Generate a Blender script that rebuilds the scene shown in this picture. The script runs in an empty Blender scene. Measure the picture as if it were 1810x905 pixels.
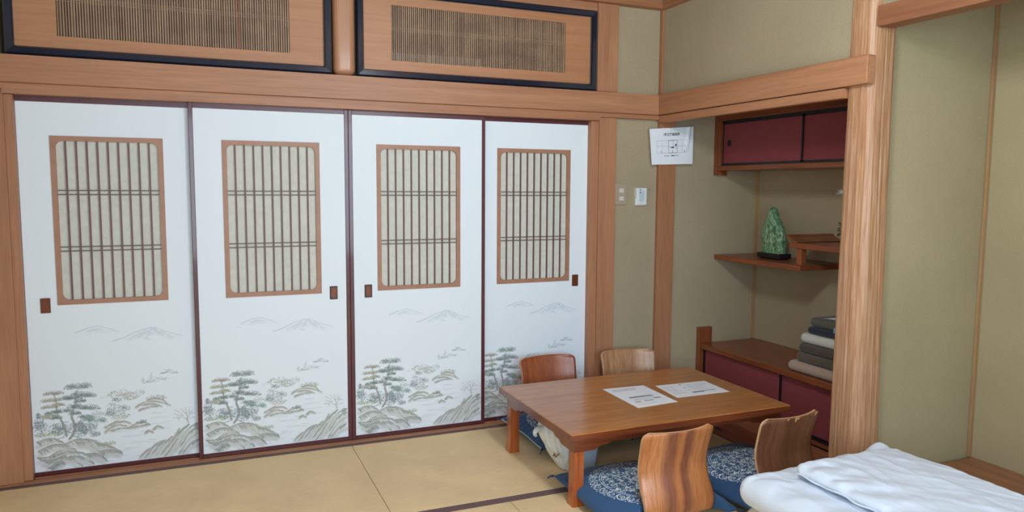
import bpy, bmesh, math, random
import numpy as np
from mathutils import Vector, Matrix, noise

# ------------------------------------------------------------------ camera, light, exposure
SC = bpy.context.scene
COL = SC.collection
CAM_LOC = (-0.8531, -3.8933, 1.3628)
YAW, PITCH, ROLL, FPX = 0.3978, 0.0931, 0.0064, 1307.4
f_ = Vector((math.sin(YAW)*math.cos(PITCH), math.cos(YAW)*math.cos(PITCH), -math.sin(PITCH)))
r_ = Vector((math.cos(YAW), -math.sin(YAW), 0)); u_ = r_.cross(f_)
rr = math.cos(ROLL)*r_ + math.sin(ROLL)*u_; uu = -math.sin(ROLL)*r_ + math.cos(ROLL)*u_
cam = bpy.data.objects.new('camera', bpy.data.cameras.new('camera')); COL.objects.link(cam)
cam.data.sensor_width = 36; cam.data.lens = FPX/1810*36
cam.data.clip_start = 0.05
M3 = Matrix((rr, uu, -f_)).transposed()
cam.matrix_world = Matrix.Translation(CAM_LOC) @ M3.to_4x4()
SC.camera = cam
SC.view_settings.view_transform = 'Standard'; SC.view_settings.look = 'None'
SC.view_settings.gamma = 1; SC.view_settings.use_curve_mapping = False
SC.view_settings.exposure = -0.08
W = bpy.data.worlds.new('sky'); SC.world = W; W.use_nodes = True
W.node_tree.nodes['Background'].inputs[0].default_value = (0.62, 0.78, 1.0, 1)
W.node_tree.nodes['Background'].inputs[1].default_value = 1.0
def area(name, loc, rot, sx, sy, power, color):
    l = bpy.data.lights.new(name, 'AREA'); l.shape = 'RECTANGLE'; l.size = sx; l.size_y = sy
    l.energy = power; l.color = color
    o = bpy.data.objects.new(name, l); COL.objects.link(o); o.location = loc; o.rotation_euler = rot
    return o
# daylight coming in through the wide south window behind the viewer; west window is unseen, added for fill
area('daylight_south', (-0.1, -5.02, 1.30), (math.radians(66), 0, 0), 3.0, 1.7, 120, (0.67, 0.86, 1.0))
area('added_fill_west', (-2.12, -3.3, 1.45), (math.radians(90), 0, math.radians(-90)), 1.5, 1.2, 26, (0.66, 0.86, 1.0))
# round ceiling lamp of the room (its own light)
def point(name, loc, power, color, rad):
    l = bpy.data.lights.new(name, 'POINT'); l.energy = power; l.color = color; l.shadow_soft_size = rad
    o = bpy.data.objects.new(name, l); COL.objects.link(o); o.location = loc
    return o
point('ceiling_lamp_light', (0.35, -2.25, 2.28), 76, (0.80, 0.93, 1.0), 0.15)

# ------------------------------------------------------------------ tagging
def tag(o, label=None, cat=None, group=None, kind=None):
    if label: o['label'] = label
    if cat: o['category'] = cat
    if group: o['group'] = group
    if kind: o['kind'] = kind
    return o
def thing(name, loc=(0, 0, 0), rz=0, label=None, cat=None, group=None, kind=None):
    o = bpy.data.objects.new(name, None); COL.objects.link(o)
    o.location = loc; o.rotation_euler = (0, 0, rz); o.empty_display_size = 0.05
    return tag(o, label, cat, group, kind)

# ------------------------------------------------------------------ materials
def nodemat(name):
    m = bpy.data.materials.new(name); m.use_nodes = True
    nt = m.node_tree; b = nt.nodes['Principled BSDF']
    return m, nt, b
def N(nt, t, **k):
    n = nt.nodes.new(t)
    for a, v in k.items():
        if a.startswith('i_'): n.inputs[a[2:].replace('_', ' ')].default_value = v
        else: setattr(n, a, v)
    return n
def ramp(nt, stops):
    r = nt.nodes.new('ShaderNodeValToRGB'); e = r.color_ramp.elements
    while len(e) < len(stops): e.new(0.5)
    for x, (p, c) in zip(e, stops): x.position = p; x.color = (*c, 1)
    return r
def coords(nt, scale, kind='Object'):
    t = N(nt, 'ShaderNodeTexCoord'); m = N(nt, 'ShaderNodeMapping'); m.inputs['Scale'].default_value = scale
    nt.links.new(t.outputs[kind], m.inputs['Vector']); return m
def srgb(r, g, b):
    f = lambda c: (c/255/12.92 if c/255 <= .04045 else ((c/255+.055)/1.055)**2.4)
    return (f(r), f(g), f(b))
def mul(c, k): return tuple(min(1, x*k) for x in c)
def bump(nt, b, src, strength, dist=0.002):
    n = N(nt, 'ShaderNodeBump'); n.inputs['Strength'].default_value = strength; n.inputs['Distance'].default_value = dist
    nt.links.new(src, n.inputs['Height']); nt.links.new(n.outputs[0], b.inputs['Normal'])
def wood(name, c1, c2, axis='Z', rough=0.45, sc=14, coat=0.0, contrast=(0.3, 0.7), c3=None, dist=1.2, fine=0.35):
    """long grain running along one axis"""
    m, nt, b = nodemat(name)
    s = [1, 1, 1]; s['XYZ'.index(axis)] = 0.05
    mp = coords(nt, s)
    n1 = N(nt, 'ShaderNodeTexNoise'); n1.inputs['Scale'].default_value = sc; n1.inputs['Detail'].default_value = 6; n1.inputs['Distortion'].default_value = dist
    nt.links.new(mp.outputs[0], n1.inputs['Vector'])
    st = [(contrast[0], c1), (contrast[1], c2)]
    if c3: st.append((min(1, contrast[1]+.15), c3))
    r1 = ramp(nt, st); nt.links.new(n1.outputs['Fac'], r1.inputs[0])
    n2 = N(nt, 'ShaderNodeTexNoise'); n2.inputs['Scale'].default_value = sc*14; n2.inputs['Detail'].default_value = 3
    nt.links.new(mp.outputs[0], n2.inputs['Vector'])
    r2 = ramp(nt, [(0.35, (1-fine,)*3), (0.65, (1, 1, 1))]); nt.links.new(n2.outputs['Fac'], r2.inputs[0])
    mx = N(nt, 'ShaderNodeMixRGB', blend_type='MULTIPLY'); mx.inputs[0].default_value = 1
    nt.links.new(r1.outputs[0], mx.inputs[1]); nt.links.new(r2.outputs[0], mx.inputs[2])
    nt.links.new(mx.outputs[0], b.inputs['Base Color'])
    b.inputs['Roughness'].default_value = rough
    if coat: b.inputs['Coat Weight'].default_value = coat; b.inputs['Coat Roughness'].default_value = 0.15
    bump(nt, b, n2.outputs['Fac'], 0.15, 0.001)
    return m
def plain(name, c, rough=0.6, metal=0, nscale=60, amt=0.06, bstr=0.1, coat=0, sheen=0, spec=None):
    m, nt, b = nodemat(name)
    mp = coords(nt, (1, 1, 1))
    n = N(nt, 'ShaderNodeTexNoise'); n.inputs['Scale'].default_value = nscale; n.inputs['Detail'].default_value = 4
    nt.links.new(mp.outputs[0], n.inputs['Vector'])
    r = ramp(nt, [(0.3, mul(c, 1-amt)), (0.7, mul(c, 1+amt))]); nt.links.new(n.outputs['Fac'], r.inputs[0])
    nt.links.new(r.outputs[0], b.inputs['Base Color'])
    b.inputs['Roughness'].default_value = rough; b.inputs['Metallic'].default_value = metal
    if spec is not None: b.inputs['Specular IOR Level'].default_value = spec
    if coat: b.inputs['Coat Weight'].default_value = coat; b.inputs['Coat Roughness'].default_value = 0.08
    if sheen: b.inputs['Sheen Weight'].default_value = sheen
    if bstr: bump(nt, b, n.outputs['Fac'], bstr, 0.002)
    return m
def plaster(name, c):
    m, nt, b = nodemat(name)
    mp = coords(nt, (1, 1, 1))
    n = N(nt, 'ShaderNodeTexNoise'); n.inputs['Scale'].default_value = 1.6; n.inputs['Detail'].default_value = 5
    f = N(nt, 'ShaderNodeTexNoise'); f.inputs['Scale'].default_value = 220; f.inputs['Detail'].default_value = 4
    for q in (n, f): nt.links.new(mp.outputs[0], q.inputs['Vector'])
    r = ramp(nt, [(0.3, mul(c, .93)), (0.7, mul(c, 1.07))]); nt.links.new(n.outputs['Fac'], r.inputs[0])
    r2 = ramp(nt, [(0.3, (.86,)*3), (0.65, (1, 1, 1))]); nt.links.new(f.outputs['Fac'], r2.inputs[0])
    mx = N(nt, 'ShaderNodeMixRGB', blend_type='MULTIPLY'); mx.inputs[0].default_value = 1
    nt.links.new(r.outputs[0], mx.inputs[1]); nt.links.new(r2.outputs[0], mx.inputs[2])
    nt.links.new(mx.outputs[0], b.inputs['Base Color'])
    b.inputs['Roughness'].default_value = 0.95; b.inputs['Specular IOR Level'].default_value = 0.15
    bump(nt, b, f.outputs['Fac'], 0.35, 0.002)
    return m
def attrmat(name, rough, bscale, bstr, sheen=0, spec=0.3):
    m, nt, b = nodemat(name)
    a = N(nt, 'ShaderNodeAttribute'); a.attribute_name = 'pigment'
    nt.links.new(a.outputs['Color'], b.inputs['Base Color'])
    n = N(nt, 'ShaderNodeTexNoise'); n.inputs['Scale'].default_value = bscale
    mp = coords(nt, (1, 1, 1)); nt.links.new(mp.outputs[0], n.inputs['Vector'])
    bump(nt, b, n.outputs['Fac'], bstr, 0.001)
    b.inputs['Roughness'].default_value = rough; b.inputs['Specular IOR Level'].default_value = spec
    if sheen: b.inputs['Sheen Weight'].default_value = sheen
    return m

PAPER = (0.82, 0.865, 0.91)
C = dict(trim1=srgb(192, 136, 98), trim2=srgb(166, 110, 76))
MAT = dict(
    plaster=plaster('ochre_sand_plaster', srgb(176, 159, 130)),
    plaster_green=plaster('olive_sand_plaster', srgb(178, 162, 126)),
    trim_x=wood('cedar_trim_along_x', C['trim1'], C['trim2'], 'X', 0.5, 7, fine=.15),
    trim_y=wood('cedar_trim_along_y', C['trim1'], C['trim2'], 'Y', 0.5, 7, fine=.15),
    trim_z=wood('cedar_trim_along_z', C['trim1'], C['trim2'], 'Z', 0.5, 7, fine=.15),
    post_shiny=wood('polished_post', mul(C['trim1'], 1.05), C['trim2'], 'Z', 0.48, 5, coat=.08, fine=.12),
    board_x=wood('transom_board', srgb(194, 138, 96), srgb(178, 118, 80), 'X', 0.5, 5, fine=.12),
    ceilwood=wood('ceiling_board', srgb(158, 108, 78), srgb(128, 84, 60), 'Y', 0.6, 8),
    dark_x=wood('dark_alcove_wood_x', srgb(156, 86, 48), srgb(126, 64, 36), 'X', 0.35, 9, coat=.2),
    dark_y=wood('dark_alcove_wood_y', srgb(162, 90, 50), srgb(132, 68, 38), 'Y', 0.35, 9, coat=.2),
    dark_z=wood('dark_alcove_wood_z', srgb(162, 90, 50), srgb(132, 68, 38), 'Z', 0.35, 9, coat=.2),
    beamdark=wood('recess_beam_wood', srgb(164, 108, 74), srgb(134, 82, 54), 'Y', 0.5, 7, fine=.15),
    fillet=wood('pale_fillet_wood', srgb(190, 152, 108), srgb(168, 128, 88), 'Z', 0.5, 7, fine=.15),
    floorwood=wood('tokonoma_floor_wood', srgb(176, 116, 76), srgb(150, 94, 60), 'Y', 0.35, 6, coat=.2),
    tabletop=wood('table_veneer', srgb(204, 134, 70), srgb(174, 104, 50), 'X', 0.30, 11, coat=.35, dist=2.0, contrast=(.35, .75)),
    tableleg=wood('table_leg_wood', srgb(196, 102, 46), srgb(158, 74, 32), 'Z', 0.3, 10, coat=.5),
    tableside=wood('table_edge_wood', srgb(150, 78, 44), srgb(116, 54, 32), 'X', 0.3, 10, coat=.5),
    lacquer=plain('black_lacquer', (0.004, 0.014, 0.032), 0.12, coat=1, amt=.02, bstr=0),
    doorframe=plain('maroon_lacquer_frame', srgb(88, 38, 44), 0.35, coat=.4, amt=.12, nscale=20, bstr=0),
    doorpaper=plain('white_door_paper', PAPER, 0.8, amt=.015, nscale=300, bstr=.05, spec=.2),
    painted=attrmat('ink_painted_door_paper', 0.8, 300, .05, spec=.2),
    shoji=plain('cream_shoji_paper', srgb(210, 207, 196), 0.9, amt=.05, nscale=40, bstr=.05),
    lattice=plain('lattice_wood', srgb(112, 80, 68), 0.5, amt=.12, nscale=30),
    winframe=plain('window_frame_wood', srgb(168, 120, 94), 0.45, amt=.1, nscale=18),
    pull=plain('bronze_door_pull', srgb(120, 66, 42), 0.35, metal=.4, amt=.15),
    pull_dark=plain('dark_door_pull', srgb(74, 58, 56), 0.35, metal=.5, amt=.15),
    redpaper=plain('dark_red_cloth_panel', srgb(138, 60, 64), 0.75, amt=.10, nscale=120, bstr=.15),
    black=plain('black_trim', (0.012, 0.010, 0.012), 0.35, amt=.1),
    rod=plain('bamboo_rod', srgb(166, 134, 106), 0.6, amt=.25, nscale=9),
    rodback=plain('transom_backing', srgb(126, 98, 80), 0.9, amt=.15, nscale=8),
    palestrip=plain('pale_far_light', srgb(196, 190, 184), 0.9),  # pale colour stands in for light seen through the grille
    whiteplastic=plain('white_plastic', srgb(225, 228, 226), 0.35, amt=.02, bstr=0),
    beigeplastic=plain('beige_plate', srgb(176, 158, 134), 0.4, amt=.03, bstr=0),
    switchwhite=plain('switch_white', srgb(212, 206, 196), 0.4, amt=.02, bstr=0),
    bluegrey=plain('grey_blue_plastic', srgb(196, 208, 214), 0.3, amt=.02, bstr=0),
    sheet=plain('white_printer_paper', srgb(246, 248, 252), 0.6, amt=.01, bstr=0),
    ink=plain('grey_print', srgb(120, 122, 132), 0.8, amt=.02, bstr=0),
    inkdark=plain('dark_print', srgb(66, 66, 80), 0.8, amt=.02, bstr=0),
    inklight=plain('pale_print', srgb(178, 184, 196), 0.8, amt=.02, bstr=0),
    inkpink=plain('pink_print', srgb(214, 196, 200), 0.8, amt=.02, bstr=0),
    heri=plain('tatami_border_cloth', srgb(112, 86, 84), 0.9, amt=.12, nscale=160, bstr=.2),
    futon=plain('white_cotton_cover', srgb(216, 223, 234), 0.9, amt=.015, nscale=6, bstr=.03, sheen=.15),
    futon_cream=plain('cream_mattress_cover', srgb(218, 220, 212), 0.9, amt=.02, nscale=6, bstr=.03),
    zabuton=attrmat('printed_navy_cotton', 0.9, 260, .12, sheen=.15),
    piping=plain('white_piping', srgb(196, 204, 212), 0.8),
    bag=plain('thin_white_plastic_bag', srgb(232, 232, 226), 0.35, amt=.02, bstr=0),
    bin=plain('pale_blue_bin', srgb(176, 192, 206), 0.4, amt=.03, bstr=0),
    logo=plain('brown_print', srgb(150, 112, 84), 0.6),
)
def tatami_mat():
    m, nt, b = nodemat('woven_rush_tatami')
    mp = coords(nt, (1, 1, 1))
    w = N(nt, 'ShaderNodeTexWave', wave_type='BANDS', bands_direction='Y'); w.inputs['Scale'].default_value = 55; w.inputs['Distortion'].default_value = 1.2
    w.inputs['Detail'].default_value = 2
    n = N(nt, 'ShaderNodeTexNoise'); n.inputs['Scale'].default_value = 3.5; n.inputs['Detail'].default_value = 6
    f = N(nt, 'ShaderNodeTexNoise'); f.inputs['Scale'].default_value = 160
    mf = coords(nt, (.12, 1, 1)); nt.links.new(mf.outputs[0], f.inputs['Vector'])
    for q in (w, n): nt.links.new(mp.outputs[0], q.inputs['Vector'])
    c = srgb(242, 210, 160)
    r = ramp(nt, [(.3, mul(c, .90)), (.7, mul(c, 1.06))]); nt.links.new(n.outputs['Fac'], r.inputs[0])
    r2 = ramp(nt, [(.3, (.88,.88,.86)), (.7, (1, 1, 1))]); nt.links.new(f.outputs['Fac'], r2.inputs[0])
    mx = N(nt, 'ShaderNodeMixRGB', blend_type='MULTIPLY'); mx.inputs[0].default_value = .8
    nt.links.new(r.outputs[0], mx.inputs[1]); nt.links.new(r2.outputs[0], mx.inputs[2])
    nt.links.new(mx.outputs[0], b.inputs['Base Color']); b.inputs['Roughness'].default_value = .6
    bump(nt, b, w.outputs['Fac'], .12, .001)
    return m
MAT['tatami'] = tatami_mat()
def pillar_mat():
    m, nt, b = nodemat('carved_cedar_pillar')
    mp = coords(nt, (1, 1, .05))
    n = N(nt, 'ShaderNodeTexNoise'); n.inputs['Scale'].default_value = 120; n.inputs['Detail'].default_value = 5; n.inputs['Distortion'].default_value = .5
    nt.links.new(mp.outputs[0], n.inputs['Vector'])
    r = ramp(nt, [(.28, srgb(162, 112, 76)), (.5, srgb(184, 136, 100)), (.74, srgb(202, 160, 126))]); nt.links.new(n.outputs['Fac'], r.inputs[0])
    nt.links.new(r.outputs[0], b.inputs['Base Color']); b.inputs['Roughness'].default_value = .42
    bump(nt, b, n.outputs['Fac'], .5, .004)
    return m
MAT['pillar'] = pillar_mat()
def ply(name, c1, c2, stripe=None, x0=0.0):
    """plywood chair shell: grain up the back; optional dark rosewood stripes"""
    m, nt, b = nodemat(name)
    mp = coords(nt, (1, .06, .06))
    n = N(nt, 'ShaderNodeTexNoise'); n.inputs['Scale'].default_value = 30; n.inputs['Detail'].default_value = 7; n.inputs['Distortion'].default_value = .25
    nt.links.new(mp.outputs[0], n.inputs['Vector'])
    r = ramp(nt, [(.3, c1), (.7, c2)]); nt.links.new(n.outputs['Fac'], r.inputs[0])
    f = N(nt, 'ShaderNodeTexNoise'); f.inputs['Scale'].default_value = 240; nt.links.new(mp.outputs[0], f.inputs['Vector'])
    r2 = ramp(nt, [(.35, (.66, .62, .6)), (.6, (1, 1, 1))]); nt.links.new(f.outputs['Fac'], r2.inputs[0])
    mx = N(nt, 'ShaderNodeMixRGB', blend_type='MULTIPLY'); mx.inputs[0].default_value = .8
    nt.links.new(r.outputs[0], mx.inputs[1]); nt.links.new(r2.outputs[0], mx.inputs[2])
    out = mx.outputs[0]
    if stripe:
        t = N(nt, 'ShaderNodeTexCoord'); sx = N(nt, 'ShaderNodeSeparateXYZ'); nt.links.new(t.outputs['Object'], sx.inputs[0])
        wob = N(nt, 'ShaderNodeTexNoise'); wob.inputs['Scale'].default_value = 5; wm = coords(nt, (.3, .3, 1)); nt.links.new(wm.outputs[0], wob.inputs['Vector'])
        ad = N(nt, 'ShaderNodeMath', operation='MULTIPLY_ADD'); nt.links.new(wob.outputs['Fac'], ad.inputs[0]); ad.inputs[1].default_value = .035; nt.links.new(sx.outputs['X'], ad.inputs[2])
        sc = N(nt, 'ShaderNodeMath', operation='MULTIPLY_ADD'); nt.links.new(ad.outputs[0], sc.inputs[0]); sc.inputs[1].default_value = 2.6; sc.inputs[2].default_value = .5-.018*2.6
        sr = ramp(nt, [(.24, (0, 0, 0)), (.33, (.75,)*3), (.41, (.7,)*3), (.46, (.12,)*3), (.50, (.15,)*3), (.54, (.8,)*3), (.60, (.75,)*3), (.69, (0, 0, 0))]); nt.links.new(sc.outputs[0], sr.inputs[0])
        m2 = N(nt, 'ShaderNodeMixRGB'); nt.links.new(sr.outputs[0], m2.inputs[0]); nt.links.new(out, m2.inputs[1])
        sd = N(nt, 'ShaderNodeMixRGB', blend_type='MULTIPLY'); sd.inputs[0].default_value = .7; sd.inputs[1].default_value = (*stripe, 1); nt.links.new(r2.outputs[0], sd.inputs[2])
        nt.links.new(sd.outputs[0], m2.inputs[2]); out = m2.outputs[0]
    nt.links.new(out, b.inputs['Base Color'])
    b.inputs['Roughness'].default_value = .38; b.inputs['Coat Weight'].default_value = .25; b.inputs['Coat Roughness'].default_value = .2
    return m
MAT['plyedge'] = plain('raw_plywood_edge', srgb(206, 160, 116), .6, nscale=40)
def towel(name, c):
    m = plain(name, c, .95, nscale=420, amt=.3, bstr=.8, sheen=.3, spec=.1); return m
def jade():
    m, nt, b = nodemat('mottled_green_jade')
    mp = coords(nt, (1, 1, .45))
    n = N(nt, 'ShaderNodeTexNoise'); n.inputs['Scale'].default_value = 55; n.inputs['Detail'].default_value = 6; n.inputs['Distortion'].default_value = 1.5
    nt.links.new(mp.outputs[0], n.inputs['Vector'])
    r = ramp(nt, [(.34, srgb(48, 78, 52)), (.47, srgb(104, 146, 106)), (.58, srgb(134, 170, 132)), (.68, srgb(204, 212, 190))]); nt.links.new(n.outputs['Fac'], r.inputs[0])
    nt.links.new(r.outputs[0], b.inputs['Base Color']); b.inputs['Roughness'].default_value = .3
    bump(nt, b, n.outputs['Fac'], .5, .004)
    return m
MAT['jade'] = jade()

# ------------------------------------------------------------------ mesh building
class MB:
    """collects shapes in world space; build() links them as ONE mesh object"""
    def __init__(s): s.bm = bmesh.new(); s.smooth = False
    def box(s, x0, x1, y0, y1, z0, z1, bev=0.0, seg=2, mi=0, rz=0, c=None):
        t = bmesh.new()
        vs = [t.verts.new((x, y, z)) for x in (x0, x1) for y in (y0, y1) for z in (z0, z1)]
        for q in ((0, 1, 3, 2), (4, 6, 7, 5), (0, 4, 5, 1), (2, 3, 7, 6), (0, 2, 6, 4), (1, 5, 7, 3)): t.faces.new([vs[i] for i in q])
        bmesh.ops.recalc_face_normals(t, faces=t.faces)
        if bev: bmesh.ops.bevel(t, geom=t.edges[:] , offset=min(bev, .49*min(x1-x0, y1-y0, z1-z0)), segments=seg, affect='EDGES', profile=.5)
        if rz:
            ce = c or ((x0+x1)/2, (y0+y1)/2, 0)
            bmesh.ops.rotate(t, verts=t.verts, cent=ce, matrix=Matrix.Rotation(rz, 3, 'Z'))
        for f in t.faces: f.material_index = mi
        s._merge(t); return s
    def _merge(s, t):
        me = bpy.data.meshes.new('tmp'); t.to_mesh(me); t.free(); s.bm.from_mesh(me); bpy.data.meshes.remove(me)
    def tube(s, pts, r, n=8, r1=None, mi=0):
        pts = [Vector(p) for p in pts]; rings = []
        for i, p in enumerate(pts):
            d = (pts[min(i+1, len(pts)-1)]-pts[max(i-1, 0)]).normalized()
            a = d.cross(Vector((0, 0, 1))); a = a.normalized() if a.length > 1e-4 else Vector((1, 0, 0)); b = d.cross(a)
            rad = r if r1 is None else r+(r1-r)*i/(len(pts)-1)
            rings.append([s.bm.verts.new(p+rad*(math.cos(t)*a+math.sin(t)*b)) for t in [2*math.pi*k/n for k in range(n)]])
        for A, B in zip(rings, rings[1:]):
            for k in range(n):
                f = s.bm.faces.new((A[k], A[(k+1) % n], B[(k+1) % n], B[k])); f.smooth = True; f.material_index = mi
        s.bm.faces.new(rings[0][::-1]).material_index = mi; s.bm.faces.new(rings[-1]).material_index = mi
        return s
    def poly(s, pts, mi=0):
        f = s.bm.faces.new([s.bm.verts.new(p) for p in pts]); f.material_index = mi; return s
    def prism(s, prof, a0, a1, axis='x', mi=0):
        """closed 2-D profile (list of pairs) pulled along an axis between a0 and a1"""
        def P(a, q): return {'x': (a, q[0], q[1]), 'y': (q[0], a, q[1]), 'z': (q[0], q[1], a)}[axis]
        A = [s.bm.verts.new(P(a0, q)) for q in prof]; B = [s.bm.verts.new(P(a1, q)) for q in prof]; n = len(prof)
        fs = [s.bm.faces.new((A[i], A[(i+1) % n], B[(i+1) % n], B[i])) for i in range(n)] + [s.bm.faces.new(A[::-1]), s.bm.faces.new(B)]
        for f in fs: f.material_index = mi
        return s
    def lathe(s, prof, cx, cy, n=32, mi=0):
        rings = [[s.bm.verts.new((cx+r*math.cos(2*math.pi*k/n), cy+r*math.sin(2*math.pi*k/n), z)) for k in range(n)] for r, z in prof]
        for A, B in zip(rings, rings[1:]):
            for k in range(n):
                f = s.bm.faces.new((A[k], A[(k+1) % n], B[(k+1) % n], B[k])); f.smooth = True; f.material_index = mi
        s.bm.faces.new(rings[0][::-1]); s.bm.faces.new(rings[-1]); return s
    def build(s, name, mats, parent=None, origin=None, label=None, cat=None, group=None, kind=None, smooth=False):
        bmesh.ops.recalc_face_normals(s.bm, faces=s.bm.faces)
        if parent is not None and origin is None and not parent.get('_local'): origin = parent.location
        o_ = Vector(origin) if origin is not None else Vector((0, 0, 0))
        if o_.length: bmesh.ops.translate(s.bm, verts=s.bm.verts, vec=-o_)
        if smooth:
            for f in s.bm.faces: f.smooth = True
        me = bpy.data.meshes.new(name); s.bm.to_mesh(me); s.bm.free()
        for m in (mats if isinstance(mats, (list, tuple)) else [mats]): me.materials.append(MAT[m] if isinstance(m, str) else m)
        o = bpy.data.objects.new(name, me); COL.objects.link(o)
        if parent is not None: o.parent = parent
        else: o.location = o_
        return tag(o, label, cat, group, kind)
def gridmesh(name, P, mats, parent=None, loc=(0, 0, 0), pig=None, closed=False, **kw):
    """P: (rows, cols, 3) array -> smooth mesh; pig: matching colours"""
    r, c = P.shape[:2]
    me = bpy.data.meshes.new(name)
    idx = np.arange(r*c).reshape(r, c)
    F = np.stack([idx[:-1, :-1], idx[:-1, 1:], idx[1:, 1:], idx[1:, :-1]], -1).reshape(-1, 4)
    me.from_pydata(P.reshape(-1, 3).tolist(), [], F.tolist())
    me.polygons.foreach_set('use_smooth', [True]*len(F))
    if pig is not None:
        a = me.color_attributes.new('pigment', 'FLOAT_COLOR', 'POINT')
        q = np.ones((r*c, 4), np.float32); q[:, :3] = pig.reshape(-1, 3); a.data.foreach_set('color', q.ravel())
    for m in (mats if isinstance(mats, (list, tuple)) else [mats]): me.materials.append(MAT[m] if isinstance(m, str) else m)
    o = bpy.data.objects.new(name, me); COL.objects.link(o); o.location = loc
    if parent is not None: o.parent = parent
    return tag(o, **kw)
STRUCT = dict(kind='structure')

# ------------------------------------------------------------------ the room shell
def S(mb, name, mat, label, cat, origin=None, **k):
    return mb.build(name, mat, label=label, cat=cat, kind='structure', origin=origin, **k)
ZC = 2.50
XL, YF = -2.0, -4.9                         # west wall and south (window) wall
fl = thing('floor', (0, 0, 0), label='woven straw tatami floor of the guest room', cat='floor', kind='structure')
MB().box(XL-.1, 2.7, YF-.1, .12, -.12, -.05).build('subfloor', 'ceilwood', fl)
def tmat(x0, x1, y0, y1):
    g = .0012
    MB().box(x0+g, x1-g, y0+g, y1-g, -.05, 0, .0015, 1).build('tatami_mat', 'tatami', fl)
def heri(x0, x1, y0, y1): MB().box(x0, x1, y0, y1, -.045, .0012, .0005, 1).build('mat_border', 'heri', fl)
heri(XL, 1.75, -.078, -.046)
tmat(XL, -.158, -.978, -.08); tmat(-.158, 1.75, -.978, -.08)
heri(XL, 1.75, -1.026, -.981)
for x0, x1 in ((XL, -.56), (-.56, .35), (.35, 1.75)): tmat(x0, x1, -1.93, -1.029)
heri(XL, 1.75, -1.98, -1.933)
for x0, x1 in ((XL, -.1), (-.1, 1.75)): tmat(x0, x1, -2.88, -1.983)
heri(XL, 1.75, -2.93, -2.883)
for x0, x1 in ((XL, -.1), (-.1, 1.75)): tmat(x0, x1, YF, -2.933)

S(MB().box(XL-.1, 2.7, YF-.1, .2, ZC, ZC+.08), 'ceiling', 'ceilwood', 'dark cedar board ceiling of the room', 'ceiling')
wb = MB().box(XL-.1, 2.66, .10, .18, -.05, ZC)                        # behind the doors
wb.box(XL, -1.64, .006, .10, -.05, ZC).box(1.44, 2.66, .006, .10, -.05, ZC)
S(wb, 'wall_back', 'plaster', 'sand-coloured plaster wall around the sliding doors', 'wall')
wl_ = MB().box(XL-.1, XL, YF, -4.05, -.05, ZC).box(XL-.1, XL, -2.55, .006, -.05, ZC).box(XL-.1, XL, -4.05, -2.55, -.05, .85).box(XL-.1, XL, -4.05, -2.55, 2.05, ZC)
S(wl_, 'wall_left', 'plaster', 'plaster wall on the left with an added smaller window', 'wall')
wf = MB().box(XL-.1, -1.6, YF-.1, YF, -.05, ZC).box(1.4, 2.66, YF-.1, YF, -.05, ZC).box(-1.6, 1.4, YF-.1, YF, -.05, .5).box(-1.6, 1.4, YF-.1, YF, 2.2, ZC)
S(wf, 'wall_front', 'plaster', 'plaster wall behind the viewer with the wide window', 'wall')
S(MB().box(1.765, 1.86, -1.44, .006, 1.80, ZC).box(1.79, 1.86, -3.35, -1.44, 2.12, ZC).box(1.765, 1.86, YF, -3.35, -.05, ZC), 'wall_right', 'plaster',
  'plaster wall above the alcove opening and the display recess', 'wall')
S(MB().box(2.545, 2.66, -1.46, .006, -.05, 1.98), 'wall_alcove', 'plaster', 'plaster back wall of the shelf alcove', 'wall')
S(MB().box(2.545, 2.66, -3.35, -1.54, -.05, ZC), 'wall_tokonoma', 'plaster_green', 'olive plaster back wall of the display recess', 'wall')
S(MB().box(1.87, 2.66, -1.54, -1.46, -.05, ZC), 'wall_partition', 'plaster_green', 'olive plaster partition to the right of the carved pillar', 'wall')
S(MB().box(1.765, 2.66, -3.43, -3.35, -.05, ZC), 'wall_recess', 'plaster_green', 'plaster end wall of the display recess', 'wall')
S(MB().box(1.865, 2.545, -1.455, .005, 1.98, 2.02), 'ceiling_alcove', 'dark_y', 'low board ceiling inside the shelf alcove', 'ceiling')
# windows behind the viewer: timber frames (south one lets daylight in, west one is added for fill light)
def window(n, x0, x1, y0, y1, z0, z1, alongx, lab):
    w = thing('window_%d' % n, ((x0+x1)/2, (y0+y1)/2, z0), label=lab, cat='window', kind='structure')
    t = .05; m = MB()
    if alongx:
        m.box(x0, x1, y0, y1, z0, z0+t).box(x0, x1, y0, y1, z1-t, z1).box(x0, x0+t, y0, y1, z0+t, z1-t).box(x1-t, x1, y0, y1, z0+t, z1-t).box((x0+x1)/2-.03, (x0+x1)/2+.03, y0, y1, z0+t, z1-t)
    else:
        m.box(x0, x1, y0, y1, z0, z0+t).box(x0, x1, y0, y1, z1-t, z1).box(x0, x1, y0, y0+t, z0+t, z1-t).box(x0, x1, y1-t, y1, z0+t, z1-t).box(x0, x1, (y0+y1)/2-.03, (y0+y1)/2+.03, z0+t, z1-t)
    m.build('window_frame', 'trim_x', w)
window(1, -1.599, 1.399, YF-.07, YF-.02, .501, 2.199, True, 'wide window behind the viewer')
window(2, XL-.07, XL-.02, -4.049, -2.551, .851, 2.049, False, 'smaller window added in the left wall for fill light')

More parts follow.
